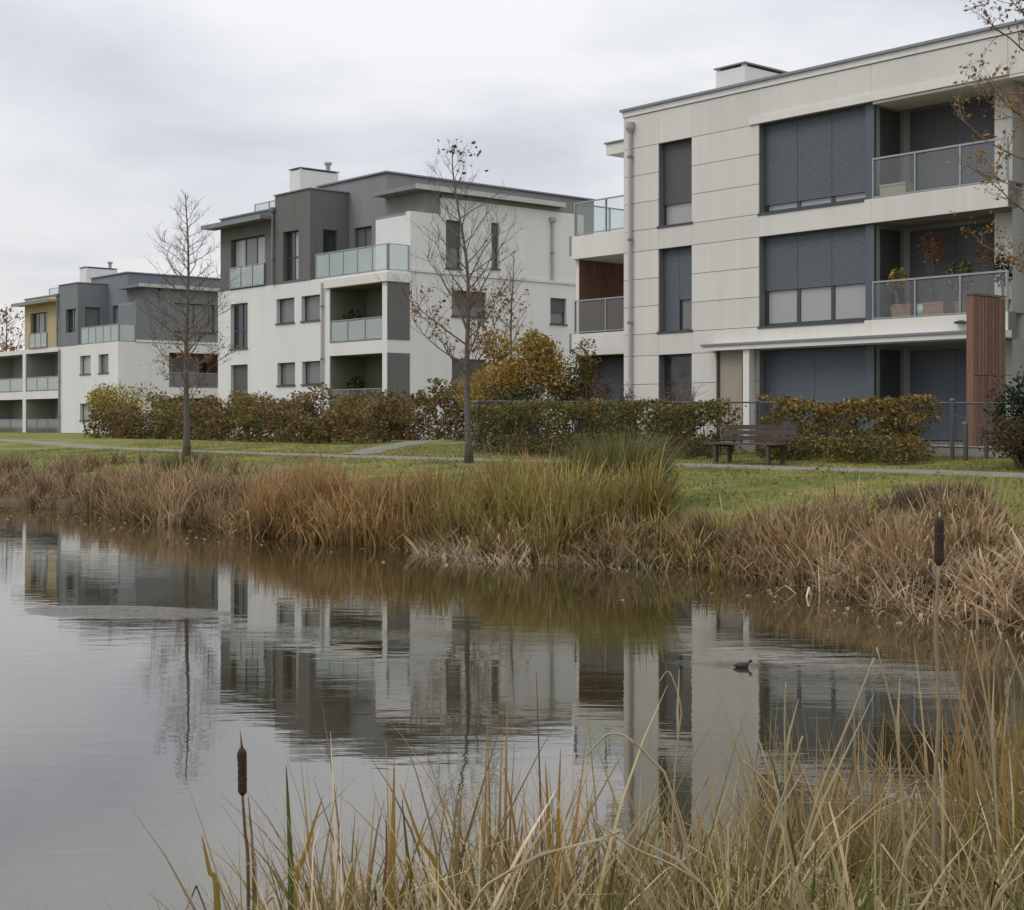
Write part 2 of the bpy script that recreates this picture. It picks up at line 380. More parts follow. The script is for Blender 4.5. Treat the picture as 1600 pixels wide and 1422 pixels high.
def blades(name, root, h, az, lean, curl, width, col0, col1, mat, parent=None, K=5, kink=None, face=None):
    """curved tapering blades. az lean direction, lean start angle off vertical, curl added to the tip."""
    n = len(root); root = np.asarray(root, float)
    seg = (h / K)[:, None]
    ld = np.stack([np.cos(az), np.sin(az), np.zeros(n)], 1)
    fa = az + np.pi / 2 + RNG.normal(0, 0.6, n) if face is None else face
    wd = np.stack([np.cos(fa), np.sin(fa), np.zeros(n)], 1)
    pts = [root]; p = root.copy(); wid = [0.75]
    for k in range(K):
        t = (k + 0.5) / K
        th = lean + curl * t ** 1.6
        if kink is not None: th = th + np.where(t > kink[0], kink[1], 0)
        p = p + seg * (np.cos(th)[:, None] * np.array([[0, 0, 1.]]) + np.sin(th)[:, None] * ld)
        pts.append(p.copy())
        tt = (k + 1) / K; wid.append(max(0.06, (1 - tt ** 2.2)))
    rows = []
    cols = []
    for k in range(K + 1):
        w = (width * wid[k])[:, None] * 0.5
        rows += [pts[k] - wd * w, pts[k] + wd * w]
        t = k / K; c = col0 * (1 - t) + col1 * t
        cols += [c, c]
    V = np.stack(rows, 1).reshape(-1, 3); C = np.stack(cols, 1).reshape(-1, 3)
    V[:, 2] = V[:, 2]
    R = 2 * (K + 1); idx = np.arange(n)[:, None] * R
    f = np.concatenate([idx + np.array([[2 * k, 2 * k + 1, 2 * k + 3, 2 * k + 2]]) for k in range(K)], 1).ravel()
    return np_mesh(name, V, f, 4, C, mat, parent, smooth=True)

# ---------------------------------------------------------------- terrain, pond, paths
SH_M = [-120, -75, -60, -48, -35.3, -30.2, -24.1, -21, -19.2, -18, -16.5, -15.2, -14.2, -13.3, -11.5, -10, -8.5, -7.3, -4, 0, 4, 8, 12, 40]
SH_N = [-30, -10, 8, 13, 14.06, 14.0, 13.5, 13.2, 13.4, 14.1, 13.5, 13.7, 14.3, 14.9, 14.1, 13.7, 12.9, 12.5, 11.6, 10.5, 8.5, 5, 1, -10]
def shore(m): return np.interp(m, SH_M, SH_N)
def camxy(m, n): return SN * m + CS * n, -CS * m + SN * n
def fromcam(X, Y): return SN * X - CS * Y, CS * X + SN * Y
def near_edge(X): return np.interp(X, [-12, -3, -1.4, -0.4, 0.6, 2, 3.5, 8], [1.0, 2.2, 3.2, 4.3, 4.7, 5.2, 5.8, 7.5])
def height(m, n):
    m = np.asarray(m, float); n = np.asarray(n, float)
    d = n - shore(m)
    far = np.interp(d, [-6, -1.2, 0, 0.5, 2, 4, 7, 9, 11, 13.5, 17, 40, 90, 400], [-1.0, -0.45, -0.02, 0.2, 0.46, 0.70, 0.93, 1.0, 1.03, 1.18, 1.27, 1.3, 1.25, 1.25])
    X, Y = camxy(m, n); dn = near_edge(X) - Y
    near = np.interp(dn, [-3, -1, 0, 0.6, 2, 6, 40], [-1.0, -0.45, -0.02, 0.16, 0.3, 0.5, 1.0])
    w = 0.035 * np.sin(m * 1.7 + 2 * np.sin(n * .9)) * np.sin(n * 1.3 + m * .4) * np.clip(d / 3, 0, 1) * np.clip((8 - d) / 4 + 0.3, 0.1, 1)
    return np.maximum(far, near) + w
def axis(a, b, dense0, dense1, step, grow=1.25):
    xs = list(np.arange(dense0, dense1 + 1e-6, step)); s = step; x = dense0
    lo = []
    while x > a: s *= grow; x -= s; lo.append(max(x, a))
    s = step; x = dense1; hi = []
    while x < b: s *= grow; x += s; hi.append(min(x, b))
    return np.array(lo[::-1] + xs + hi)
gx = axis(-900, 500, -60, 6, 0.5); gy = axis(-300, 1200, -6, 36, 0.4)
GX, GY = np.meshgrid(gx, gy, indexing='ij')
GZ = height(GX, GY)
nx, ny = GX.shape
V = np.stack([GX, GY, GZ], -1).reshape(-1, 3)
I = (np.arange(nx - 1)[:, None] * ny + np.arange(ny - 1)[None, :]).ravel()
F = np.stack([I, I + ny, I + ny + 1, I + 1], 1).ravel()
gobj = structure(np_mesh('ground', V, F, 4, None, M['ground'], smooth=True))
la = gobj.data.attributes.new('litter', 'FLOAT', 'POINT')
dsh = (GY - shore(GX)).ravel(); Xc, Yc = camxy(GX, GY); dne = (near_edge(Xc) - Yc).ravel()
la.data.foreach_set('value', np.clip(np.where(dsh > -3, 1.25 - dsh / 3.2, np.where(dne > -2, 1.0, 1.0)), 0, 1).astype(np.float32))
water = MB(); water.quad((-140, -60, 0), (60, -60, 0), (60, 30, 0), (-140, 30, 0))
structure(water.build('water', M['water']))
def strip(name, pts, width, mat, lift=0.012, step=0.8):
    """a path laid on the ground along a polyline"""
    P = []
    for (a, b) in zip(pts[:-1], pts[1:]):
        k = max(2, int(math.dist(a, b) / step))
        P += [(a[0] + (b[0] - a[0]) * i / k, a[1] + (b[1] - a[1]) * i / k) for i in range(k)]
    P.append(pts[-1]); mb = MB(); prev = None
    for i, p in enumerate(P):
        q0 = P[max(0, i - 1)]; q1 = P[min(len(P) - 1, i + 1)]
        d = Vector((q1[0] - q0[0], q1[1] - q0[1], 0)).normalized(); nrm = Vector((-d.y, d.x, 0))
        wv = width * (1 + 0.06 * math.sin(i * 1.9) + 0.04 * math.sin(i * 4.3))
        row = []
        for t in (-.5, -.25, 0, .25, .5):
            x = p[0] + nrm.x * wv * t; y = p[1] + nrm.y * wv * t
            row.append((x, y, float(height(x, y)) + lift + (0.02 if abs(t) < .4 else -0.01)))
        if prev:
            for k in range(4): mb.quad(prev[k], row[k], row[k + 1], prev[k + 1])
        prev = row
    return structure(mb.build(name, mat, smooth=True))
strip('path', [(-140, 25.5), (-100, 24.4), (-60, 23.6), (-45, 23.4), (-35, 23.2), (-28, 23.2), (-20, 23.35), (-12, 23.6), (0, 24.5), (30, 27)], 1.0, M['path'])
strip('side_path', [(-34.5, 23.6), (-36.5, 25.8), (-39.2, 29.2), (-42.3, 32.3), (-45, 40), (-45.5, 60)], 1.1, M['path'], lift=0.016)
tp = MB(); tp.box(-29.2, -9, 28.2, 30.6, 1.0, 1.40); structure(tp.build('terrace', M['paving']))

# ---------------------------------------------------------------- building kit
class Face:
    """a facade plane: 'y' faces -y (a runs along x), 'x' faces +x (a runs along y). d is depth inwards."""
    def __init__(s, kind, plane): s.k = kind; s.p = plane
    def pt(s, a, d, z): return (a, s.p + d, z) if s.k == 'y' else (s.p - d, a, z)
    def box(s, mb, a0, a1, d0, d1, z0, z1):
        if s.k == 'y': mb.box(a0, a1, s.p + d0, s.p + d1, z0, z1)
        else: mb.box(s.p - d1, s.p - d0, a0, a1, z0, z1)
def bx(name, parent, mat, *b):
    mb = MB(); mb.box(*b); return mb.build(name, mat, parent)
def fbx(name, parent, mat, F, *b):
    mb = MB(); F.box(mb, *b); return mb.build(name, mat, parent)
def wall(name, parent, mat, F, a0, a1, z0, z1, openings, th=0.35):
    A = sorted({a0, a1, *[min(max(v, a0), a1) for o in openings for v in o[:2]]}); Z = sorted({z0, z1, *[min(max(v, z0), z1) for o in openings for v in o[2:4]]})
    def solid(i, j):
        if i < 0 or j < 0 or i >= len(A) - 1 or j >= len(Z) - 1: return False
        ca = (A[i] + A[i + 1]) / 2; cz = (Z[j] + Z[j + 1]) / 2
        return not any(o[0] < ca < o[1] and o[2] < cz < o[3] for o in openings)
    mb = MB(); P = F.pt
    for i in range(len(A) - 1):
        for j in range(len(Z) - 1):
            if not solid(i, j): continue
            l, r, b, t = A[i], A[i + 1], Z[j], Z[j + 1]
            mb.quad(P(l, 0, b), P(r, 0, b), P(r, 0, t), P(l, 0, t)); mb.quad(P(r, th, b), P(l, th, b), P(l, th, t), P(r, th, t))
            if not solid(i - 1, j): mb.quad(P(l, th, b), P(l, 0, b), P(l, 0, t), P(l, th, t))
            if not solid(i + 1, j): mb.quad(P(r, 0, b), P(r, th, b), P(r, th, t), P(r, 0, t))
            if not solid(i, j - 1): mb.quad(P(l, th, b), P(r, th, b), P(r, 0, b), P(l, 0, b))
            if not solid(i, j + 1): mb.quad(P(l, 0, t), P(r, 0, t), P(r, th, t), P(l, th, t))
    return mb.build(name, mat, parent)
def shutter_mesh(F, a0, a1, d, z0, z1, slat=0.055):
    mb = MB(); P = F.pt; n = max(1, int((z1 - z0) / slat)); s = (z1 - z0) / n
    for k in range(n):
        zb = z0 + k * s; zt = zb + s
        mb.quad(P(a0, d, zb), P(a1, d, zb), P(a1, d + .004, zt - s * .22), P(a0, d + .004, zt - s * .22))
        mb.quad(P(a0, d + .004, zt - s * .22), P(a1, d + .004, zt - s * .22), P(a1, d + .008, zt - s * .1), P(a0, d + .008, zt - s * .1))
        mb.quad(P(a0, d + .008, zt - s * .1), P(a1, d + .008, zt - s * .1), P(a1, d, zt), P(a0, d, zt))
    P0 = [P(a0, d, z0), P(a1, d, z0)]
    mb.quad(P(a0, d + .03, z0), P(a1, d + .03, z0), P(a1, d, z0), P(a0, d, z0))
    return mb
def window(parent, F, a0, a1, z0, z1, inset=0.16, cols=1, shut=0.0, bars=(), fmat='frame', pmat='pane', smat='shutter', sill=True, fw=0.06, panemats=None, box=0.0):
    """window (frame) > panes, roller shutters, sill"""
    mb = MB(); d0, d1 = inset, inset + 0.07
    F.box(mb, a0, a0 + fw, d0, d1, z0, z1); F.box(mb, a1 - fw, a1, d0, d1, z0, z1)
    F.box(mb, a0 + fw, a1 - fw, d0 + .002, d1, z0, z0 + fw); F.box(mb, a0 + fw, a1 - fw, d0 + .002, d1, z1 - fw, z1)
    w = (a1 - a0) / cols
    for k in range(1, cols): F.box(mb, a0 + w * k - fw * .6, a0 + w * k + fw * .6, d0 + .004, d1, z0 + fw, z1 - fw)
    for bz in bars: F.box(mb, a0 + fw, a1 - fw, d0 + .006, d1, bz - .035, bz + .035)
    o = mb.build('window', M[fmat], parent)
    for k in range(cols):
        pm = panemats[k] if panemats else pmat
        q = MB(); F.box(q, a0 + w * k + .03, a0 + w * (k + 1) - .03, d0 + .035, d0 + .055, z0 + .03, z1 - .03); q.build('pane', M[pm], o)
    if hasattr(shut, "__len__") or shut > 0:
        for k in range(cols):
            zb = z1 - (z1 - z0) * (shut[k] if hasattr(shut, '__len__') else shut)
            shutter_mesh(F, a0 + w * k + .006, a0 + w * (k + 1) - .006, d0 - .035, zb, z1 - .01).build('shutter', M[smat], o)
    if sill:
        fbx('sill', o, M['frame' if fmat == 'frame' else 'zinc'], F, a0 - .05, a1 + .05, -.06, d0 + .02, z0 - .05, z0 + .012)
    return o
def railing(parent, F, a0, a1, d, z0, z1, n, gm='glass', below=0.0, ends=True):
    mb = MB(); F.box(mb, a0, a1, d - .025, d + .025, z1 - .045, z1)
    o = mb.build('railing', M['steel'], parent)
    fbx('bottom_rail', o, M['steel'], F, a0, a1, d - .02, d + .02, z0 + .02, z0 + .06)
    w = (a1 - a0) / n
    for k in range(n + 1):
        if not ends and k in (0, n): continue
        c = min(max(a0 + w * k, a0 + .025), a1 - .025)
        fbx('post', o, M['steel'], F, c - .022, c + .022, d - .03, d + .03, z0 - below, z1 - .046)
    for k in range(n):
        fbx('glass_pane', o, M[gm], F, a0 + w * k + .04, a0 + w * (k + 1) - .04, d - .006, d + .006, z0 + .075, z1 - .07)
    return o
def loggia(parent, F, a0, a1, z0, z1, d0, d1, m='soffit', bm=None):
    """the inside of a loggia: back wall, two cheeks, floor and ceiling in one shell open to the front"""
    mb = MB(); P = F.pt
    mb.quad(P(a0, d1, z0), P(a1, d1, z0), P(a1, d1, z1), P(a0, d1, z1))
    mb.quad(P(a0, d0, z0), P(a0, d1, z0), P(a0, d1, z1), P(a0, d0, z1)); mb.quad(P(a1, d1, z0), P(a1, d0, z0), P(a1, d0, z1), P(a1, d1, z1))
    mb.quad(P(a0, d0, z0), P(a1, d0, z0), P(a1, d1, z0), P(a0, d1, z0)); mb.quad(P(a0, d1, z1), P(a1, d1, z1), P(a1, d0, z1), P(a0, d0, z1))
    return mb.build('loggia', M[bm or m], parent)
def downpipe(parent, x, y, z0, z1, r=0.05, m='pipe', hopper=True):
    mb = MB(); mb.tube([(x, y, z0), (x, y, z1)], r, 8)
    o = mb.build('downpipe', M[m], parent)
    if hopper:
        h = MB(); h.lathe([(r * 1.3, z1 - .02), (r * 2.4, z1 + .1), (r * 2.5, z1 + .26), (r * 1.2, z1 + .27)], x, y, 10); h.build('hopper', M[m], o)
    for z in np.arange(z0 + 1.2, z1 - .3, 2.4):
        h = MB(); h.tube([(x, y, z), (x, y, z + .06)], r * 1.5, 8); h.build('pipe_clip', M['zinc'], o)
    return o

# ---------------------------------------------------------------- main apartment house (right)
B1 = thing('apartment_building', 'large pale panelled apartment house with blue grey shutters at the right', 'building', (-20, 30.8, 1.3))
B1.location = (0, 0, 0)
FN = 30.8; F1 = Face('y', FN)
R = -9.0
zs = [(1.47, 3.85), (4.47, 6.86), (7.47, 9.86)]
ops = [(-29.38, -28.11, z0 + .03, z1) for z0, z1 in zs] + [(-25.71, -18.4, z0, z1) for z0, z1 in zs]
wall('wall', B1, M['joint'], F1, -30.74, -18.4, 0.9, 10.80, ops, 0.33)
# cladding panels, proud of the backing with open joints
rows = [1.0, 2.2, 3.03, 3.85, 4.47, 5.27, 6.06, 6.86, 7.47, 8.27, 9.06, 9.86, 10.80]
colsx = [-30.74, -29.38, -28.11, -25.71, -22.15, -18.4]
G = 0.0075
for j in range(len(rows) - 1):
    i = 0
    while i < len(colsx) - 1:
        a0, a1, z0, z1 = colsx[i], colsx[i + 1], rows[j], rows[j + 1]
        cx, cz = (a0 + a1) / 2, (z0 + z1) / 2
        i += 1
        if any(o[0] < cx < o[1] and o[2] < cz < o[3] for o in ops): continue
        if j == 0 and a0 > -26: continue
        fbx('facade_panel', B1, M['panel'], F1, a0 + (.003 if a0 > -30.7 else -.03), a1 - .003, -.035, -.002, z0 + G, z1 - G)
# the end of the facade beyond the loggias stands a step back
F1b = Face('y', FN + 0.75)
wall('wall', B1, M['joint'], F1b, -19.2, R, 0.9, 9.85, [], 0.3)
for j in range(len(rows) - 2):
    for a0, a1 in ((-19.2, -16.4), (-16.4, -12.6), (-12.6, R)):
        fbx('facade_panel', B1, M['panel'], F1b, a0 + G, a1 - G, -.035, -.002, rows[j] + G, rows[j + 1] - G)
mb = MB(); mb.box(-18.39, R, FN + .0, FN + 1.2, 9.862, 10.80); mb.build('wall', M['joint'], B1)
for a0, a1 in ((-18.4, -14.0), (-14.0, R)):
    fbx('facade_panel', B1, M['panel'], F1, a0 + G, a1 - G, -.035, -.002, 9.86 + G, 10.80 - G)
bx('soffit', B1, M['slab'], -22.1, R, FN - .02, FN + 1.15, 9.80, 9.86)
# end wall, back wall, roof
bx('wall', B1, M['panel'], -30.74, -30.44, FN + .34, 43.6, 0.9, 10.8)
bx('wall', B1, M['panel'], R - .3, R, FN + 1.1, 43.6, 0.9, 10.8)
bx('wall', B1, M['panel'], -30.74, R, 43.6, 43.9, 0.9, 10.8)
rf = bx('roof', B1, M['roof'], -30.4, R - .1, FN + .4, 43.55, 10.5, 10.7)
mb = MB(); mb.box(-30.80, R, FN - .07, FN + .38, 10.81, 10.97); mb.box(-30.80, -30.42, FN + .385, 43.9, 10.81, 10.97); mb.build('parapet', M['white'], B1)
mb = MB(); mb.box(-30.86, R, FN - .13, FN + .42, 10.972, 11.04); mb.box(-30.86, -30.38, FN + .425, 43.9, 10.972, 11.04); mb.build('coping', M['zinc'], B1)
# lintel ledges above the big openings
bx('lintel', B1, M['slab'], -26.0, -18.4, FN - .085, FN - .037, 9.87, 10.06)
bx('canopy', B1, M['slab'], -27.3, -18.3, FN - .5, FN - .04, 3.87, 4.03)
bx('canopy_edge', B1, M['zinc'], -27.34, -18.26, FN - .54, FN - .5, 3.99, 4.05)
bx('facade_panel', B1, M['beige'], -26.95, -26.05, FN - .20, FN - .06, 1.38, 3.868)
for a in (-26.97, -26.06): bx('screen_post', B1, M['bench'], a - .035, a + .035, FN - .26, FN - .205, 1.38, 3.868)
bx('pillar', B1, M['slab'], -25.93, -25.72, FN - .42, FN - .21, 1.38, 3.868)
# narrow windows
window(B1, F1, -29.38, -28.11, 7.50, 9.86, 0.20, cols=1, shut=.735, smat='shutterg', panemats=['panecurtain'])
window(B1, F1, -29.38, -28.11, 4.50, 6.86, 0.20, cols=2, shut=[1.0, .62], smat='shutter', panemats=['pane', 'panegrey'])
window(B1, F1, -29.38, -28.11, 1.50, 3.85, 0.20, cols=1, shut=0, pmat='pane')
# big windows, shutter side returns and loggias
for k, (z0, z1) in enumerate(zs):
    lo = [1.0, .60, .90][k]
    window(B1, F1, -25.69, -22.40, z0 + (.0 if k else 0), z1, 0.22, cols=3 if k else 2, shut=lo, smat='shutter', panemats=(['panecurtain'] * 3 if k else ['pane'] * 2), fw=.09, bars=() if k != 1 else (z0 + .98,))
    fbx('pillar', B1, M['shutter'], F1, -22.40, -22.15, .10, 1.35, z0 - .02, z1 + .01)
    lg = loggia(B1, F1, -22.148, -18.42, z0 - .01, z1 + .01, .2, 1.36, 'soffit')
    # shutters across the back of the loggia and its dark cheek
    FB = Face('y', FN + 1.355)
    window(B1, FB, -21.9, -19.25, z0 + .02, z1 - .12, -.07, cols=2, shut=1.0, smat='shutterg' if k else 'shutter', sill=False)
    FC = Face('x', -22.146)
    shutter_mesh(FC, FN + .34, FN + 1.2, -.01, z0 + .02, z1 - .1).build('shutter', M['shutterg'], lg)
railing(B1, F1, -22.13, -18.42, .02, 7.46, 8.47, 3, 'glass', 0.05)
railing(B1, F1, -22.13, -18.42, .02, 4.46, 5.42, 3, 'glass', 0.12)
dp = downpipe(B1, -30.44, FN - .12, 1.2, 10.35, .055)
# vent on the slab edge
mb = MB(); mb.lathe([(.02, 0), (.16, .02), (.17, .06), (.04, .1)], 0, 0, 14); v = mb.build('slab_lamp', M['frame'], B1); v.location = (-19.55, FN - .13, 4.22)
# chimney on the roof
def chimney(parent, x0, x1, y0, y1, z0, z1, flue=None):
    c = bx('chimney', parent, M['white'], x0, x1, y0, y1, z0, z1)
    bx('chimney_cap', c, M['zinc'], x0 - .05, x1 + .05, y0 - .05, y1 + .05, z1 + .07, z1 + .11)
    for ax in (x0 + .08, x1 - .08):
        for ay in (y0 + .08, y1 - .08): bx('cap_leg', c, M['slab'], ax - .06, ax + .06, ay - .06, ay + .06, z1, z1 + .07)
    if flue:
        mb = MB(); mb.tube([(flue[0], flue[1], z1 + .11), (flue[0], flue[1], z1 + .5)], .12, 8); mb.lathe([(.2, z1 + .5), (.2, z1 + .62)], flue[0], flue[1], 8); mb.build('flue', M['steel'], c)
chimney(B1, -29.2, -28.1, 33.0, 34.9, 10.7, 12.2)
# balcony wing on the end wall
FW = Face('y', 32.8)
for z0, z1 in ((4.08, 4.78), (7.20, 7.93)):
    bx('balcony_slab', B1, M['slab'], -35.2, -30.75, 32.8, 38.0, z0, z1)
    bx('slab_edge', B1, M['zinc'], -35.27, -35.2, 32.78, 38.0, z1 - .6, z1 + .02)
bx('balcony_awning', B1, M['slab'], -34.4, -30.75, 33.6, 37.5, 10.55, 10.9)
bx('coping', B1, M['zinc'], -34.46, -30.75, 33.54, 37.5, 10.905, 10.95)
bx('wall', B1, M['slab'], -35.2, -30.75, 35.2, 35.5, 1.0, 10.5)
for z0, z1 in ((1.0, 4.08), (4.78, 7.20)):
    bx('wall', B1, M['slab'], -35.2, -35.05, 33.0, 35.2, z0, z1)
    for q in range(11):
        bx('board', B1, M['wood'], -35.05, -35.02, 33.0 + q * .2, 33.0 + q * .2 + .19, z0 + .01, z1 - .01)
railing(B1, FW, -35.1, -30.76, .06, 4.80, 5.87, 3, 'glass', 0.0)
railing(B1, FW, -35.1, -30.76, .06, 7.95, 9.02, 3, 'glass', 0.0)
railing(B1, Face('x', -35.1), 32.9, 37.5, -.0, 7.95, 9.02, 3, 'glass', 0.0)
window(B1, Face('y', 33.5), -35.0, -30.8, 1.4, 4.06, .02, cols=3, shut=1.0, sill=False)
window(B1, Face('y', 35.18), -33.6, -31.0, 4.8, 7.0, -.05, cols=2, shut=0.0, sill=False)
# timber divider wall standing out from the facade
DV = thing('timber_divider', 'tall red brown timber board wall standing out between the terraces', 'wall')
bx('core', DV, M['bench'], -18.28, -18.16, 29.02, FN - .56, 1.15, 4.66)
q = 0; y = 28.97
while y < 30.2:
    bx('board', DV, M['wood'], -18.16, -18.135, y, y + .132, 1.15, 2.95 if q % 1 == 0 else 2.9)
    bx('board', DV, M['wood'], -18.16, -18.138, y + .004, y + .128, 2.97, 4.70)
    y += .142; q += 1
bx('board', DV, M['wood'], -18.30, -18.135, 28.92, 28.966, 1.15, 4.72)
bx('top_cap', DV, M['wood'], -18.32, -18.12, 28.90, 30.25, 4.725, 4.77)

# ---------------------------------------------------------------- the two stepped houses further along
def stepped_house(label, mx, ny_, dz, cfg):
    """a runs from the right-hand corner leftwards (negative), b runs inwards from the pond front"""
    B = thing('apartment_building', label, 'building')
    FL = Face('y', ny_); FR = Face('x', mx)
    wmat, gm, tm, lm = M[cfg['wall']], M[cfg['grey']], M[cfg['tower']], M[cfg['left']]
    Z = lambda z: z + dz
    def L(a): return mx + a
    def Bn(b): return ny_ + b
    # --- lower two storeys
    opl = [(L(a0), L(a1), Z(z0), Z(z1)) for a0, a1, z0, z1 in cfg['front_open']]
    wall('wall', B, wmat, FL, L(cfg['a_left']), L(0), 0.9, Z(8.5), opl)
    opr = [(Bn(b0), Bn(b1), Z(z0), Z(z1)) for b0, b1, z0, z1 in cfg['side_open'] if z1 < 8.6]
    wall('wall', B, wmat, FR, Bn(.35), Bn(cfg['depth']), 0.9, Z(8.5), opr)
    bx('wall', B, wmat, L(cfg['a_left']), L(cfg['a_left']) + .3, Bn(.36), Bn(cfg['depth']), 0.9, Z(8.5))
    bx('terrace_slab', B, M['slab'], L(cfg['a_left']) + .05, L(-.36), Bn(.36), Bn(cfg['depth']), Z(8.2), Z(8.48))
    # --- penthouse: left block, tower, set-back block, white side block
    a_l = cfg['pent_left']
    lf = cfg['french']
    wall('wall', B, lm, FL, L(a_l), L(-9.04), Z(8.5), Z(12.05), [(L(lf[0]), L(lf[1]), Z(lf[2]), Z(lf[3]))])
    bx('wall', B, lm, L(a_l), L(a_l) + .3, Bn(.355), Bn(8), Z(8.5), Z(12.05))
    bx('roof', B, M['roof'], L(a_l) + .01, L(-9.05), Bn(.01), Bn(8), Z(12.0), Z(12.1))
    bx('coping', B, M['zinc'], L(a_l) - .05, L(-9.05), Bn(-.06), Bn(.32), Z(12.105), Z(12.17))
    aw = bx('awning', B, lm if cfg['left'] == 'tan' else M['grey'], L(a_l) - .55, L(-9.1), Bn(-.75), Bn(-.004), Z(11.62), Z(11.78))
    bx('awning_edge', aw, M['zinc'], L(a_l) - .58, L(-9.1), Bn(-.79), Bn(-.752), Z(11.58), Z(11.80))
    window(B, FL, L(lf[0]), L(lf[1]), Z(lf[2]), Z(lf[3]), .2, cols=3, panemats=cfg['french_panes'], sill=False)
    railing(B, FL, L(lf[0]) - .05, L(lf[1]) + .05, -.06, Z(8.55), Z(9.62), 3, 'milk')
    tw = cfg['tower_win']
    wall('wall', B, tm, Face('y', ny_ - .02), L(-9.03), L(-6.0), Z(8.5), Z(12.68), [(L(tw[0]), L(tw[1]), Z(tw[2]), Z(tw[3]))])
    window(B, FL, L(tw[0]), L(tw[1]), Z(tw[2]), Z(tw[3]), .2, cols=2, panemats=cfg['tower_panes'], bars=(Z(9.7),), sill=False)
    ts = cfg['tower_side']
    wall('wall', B, tm, Face('x', L(-6.0)), Bn(.335), Bn(2.8), Z(8.5), Z(12.68), [(Bn(ts[0]), Bn(ts[1]), Z(ts[2]), Z(ts[3]))], .3)
    window(B, Face('x', L(-6.0)), Bn(ts[0]), Bn(ts[1]), Z(ts[2]), Z(ts[3]), .14, cols=1, pmat=cfg.get('ts_pane', 'pane'), sill=False)
    bx('wall', B, tm, L(-9.03), L(-8.73), Bn(.34), Bn(2.8), Z(11.9), Z(12.68))
    bx('roof', B, M['roof'], L(-9.02), L(-6.02), Bn(.0), Bn(2.8), Z(12.62), Z(12.70))
    mb = MB(); mb.box(L(-9.1), L(-5.95), Bn(-.08), Bn(.25), Z(12.705), Z(12.76)); mb.box(L(-6.25), L(-5.95), Bn(.252), Bn(2.14), Z(12.705), Z(12.76)); mb.build('coping', M['zinc'], B)
    sb = 2.15; FS = Face('y', Bn(sb)); sw = cfg['back_win']
    wall('wall', B, gm, FS, L(-8.6), L(-3.03), Z(8.5), Z(13.27), [(L(sw[0]), L(sw[1]), Z(sw[2]), Z(sw[3]))])
    window(B, FS, L(sw[0]), L(sw[1]), Z(sw[2]), Z(sw[3]), .14, cols=2, pmat='panegrey', sill=True)
    bx('wall', B, gm, L(-3.35), L(-3.03), Bn(sb + .355), Bn(cfg['pdepth']), Z(8.5), Z(13.27))
    bx('wall', B, gm, L(-8.6), L(-8.3), Bn(sb + .355), Bn(cfg['pdepth']), Z(8.5), Z(13.27))
    bx('roof', B, M['roof'], L(-8.55), L(-3.08), Bn(sb + .05), Bn(cfg['pdepth']), Z(13.1), Z(13.29))
    mb = MB(); mb.box(L(-8.7), L(-2.93), Bn(sb - .1), Bn(sb + .25), Z(13.295), Z(13.37)); mb.box(L(-3.3), L(-2.93), Bn(sb + .255), Bn(cfg['pdepth']), Z(13.295), Z(13.37)); mb.build('coping', M['zinc'], B)
    bx('wall', B, gm, L(-8.29), L(-3.36), Bn(cfg['pdepth'] - .3), Bn(cfg['pdepth']) - .01, Z(4), Z(13.27))
    bx('wall', B, wmat, L(cfg['a_left']) + .31, L(-.01), Bn(cfg['depth'] - .3), Bn(cfg['depth']) - .01, 0.9, Z(8.49))
    # side block
    sm = M[cfg['side_mat']]
    op3 = [(Bn(b0), Bn(b1), Z(z0), Z(z1)) for b0, b1, z0, z1 in cfg['side_open'] if z0 > 8.6]
    wall('wall', B, sm, FR, Bn(1.25), Bn(2.9), Z(8.5), Z(11.15), [])
    wall('wall', B, sm, FR, Bn(2.9), Bn(cfg['depth']), Z(8.5), Z(cfg['side_top']), op3)
    bx('wall', B, sm, L(-2.6), L(-.355), Bn(1.25), Bn(1.55), Z(8.5), Z(11.0))
    bx('wall', B, sm, L(-2.6), L(-.355), Bn(2.9), Bn(3.2), Z(8.5), Z(cfg['side_top']))
    bx('roof', B, M['roof'], L(-3.0), L(-.02), Bn(3.21), Bn(cfg['depth']), Z(cfg['side_top'] - .1), Z(cfg['side_top'] + .02))
    bx('roof', B, M['roof'], L(-2.6), L(-.02), Bn(1.27), Bn(3.2), Z(11.0), Z(11.12))
    cn = bx('canopy', B, M['grey'] if cfg['left'] != 'tan' else gm, L(-3.0), L(.3), Bn(1.35), Bn(10.1), Z(12.12), Z(12.30))
    bx('wall', B, gm, L(-3.0), L(-.04), Bn(3.0), Bn(cfg['depth']), Z(cfg['side_top'] + .025), Z(12.118))
    bx('wall', B, gm, L(-3.02), L(-.06), Bn(2.05), Bn(2.895), Z(11.16), Z(12.118))
    bx('canopy_edge', cn, M['wframe'], L(.302), L(.35), Bn(1.3), Bn(10.15), Z(12.1), Z(12.32))
    bx('ledge', B, M['slab'], L(.002), L(.06), Bn(1.25), Bn(cfg['depth']), Z(8.52), Z(8.66))
    for b0, b1, z0, z1 in cfg['side_open']:
        if (b0, b1, z0, z1) in cfg.get('side_loggia', ()): continue
        window(B, FR, Bn(b0), Bn(b1), Z(z0), Z(z1), .16, cols=2 if b1 - b0 > 1.5 else 1, pmat='panegrey', shut=cfg.get('side_shut', .0), smat='shutterg')
    for b0, b1, z0, z1 in cfg.get('side_loggia', ()):
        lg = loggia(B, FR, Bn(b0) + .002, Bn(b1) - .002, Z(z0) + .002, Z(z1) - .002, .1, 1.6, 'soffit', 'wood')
        window(B, Face('x', mx - 1.58), Bn(b0) + .3, Bn(b1) - .3, Z(z0) + .1, Z(z1) - .2, -.02, cols=2, sill=False)
        railing(B, FR, Bn(b0) + .02, Bn(b1) - .02, .06, Z(z0) + .01, Z(z0) + 1.0, 2, 'glass')
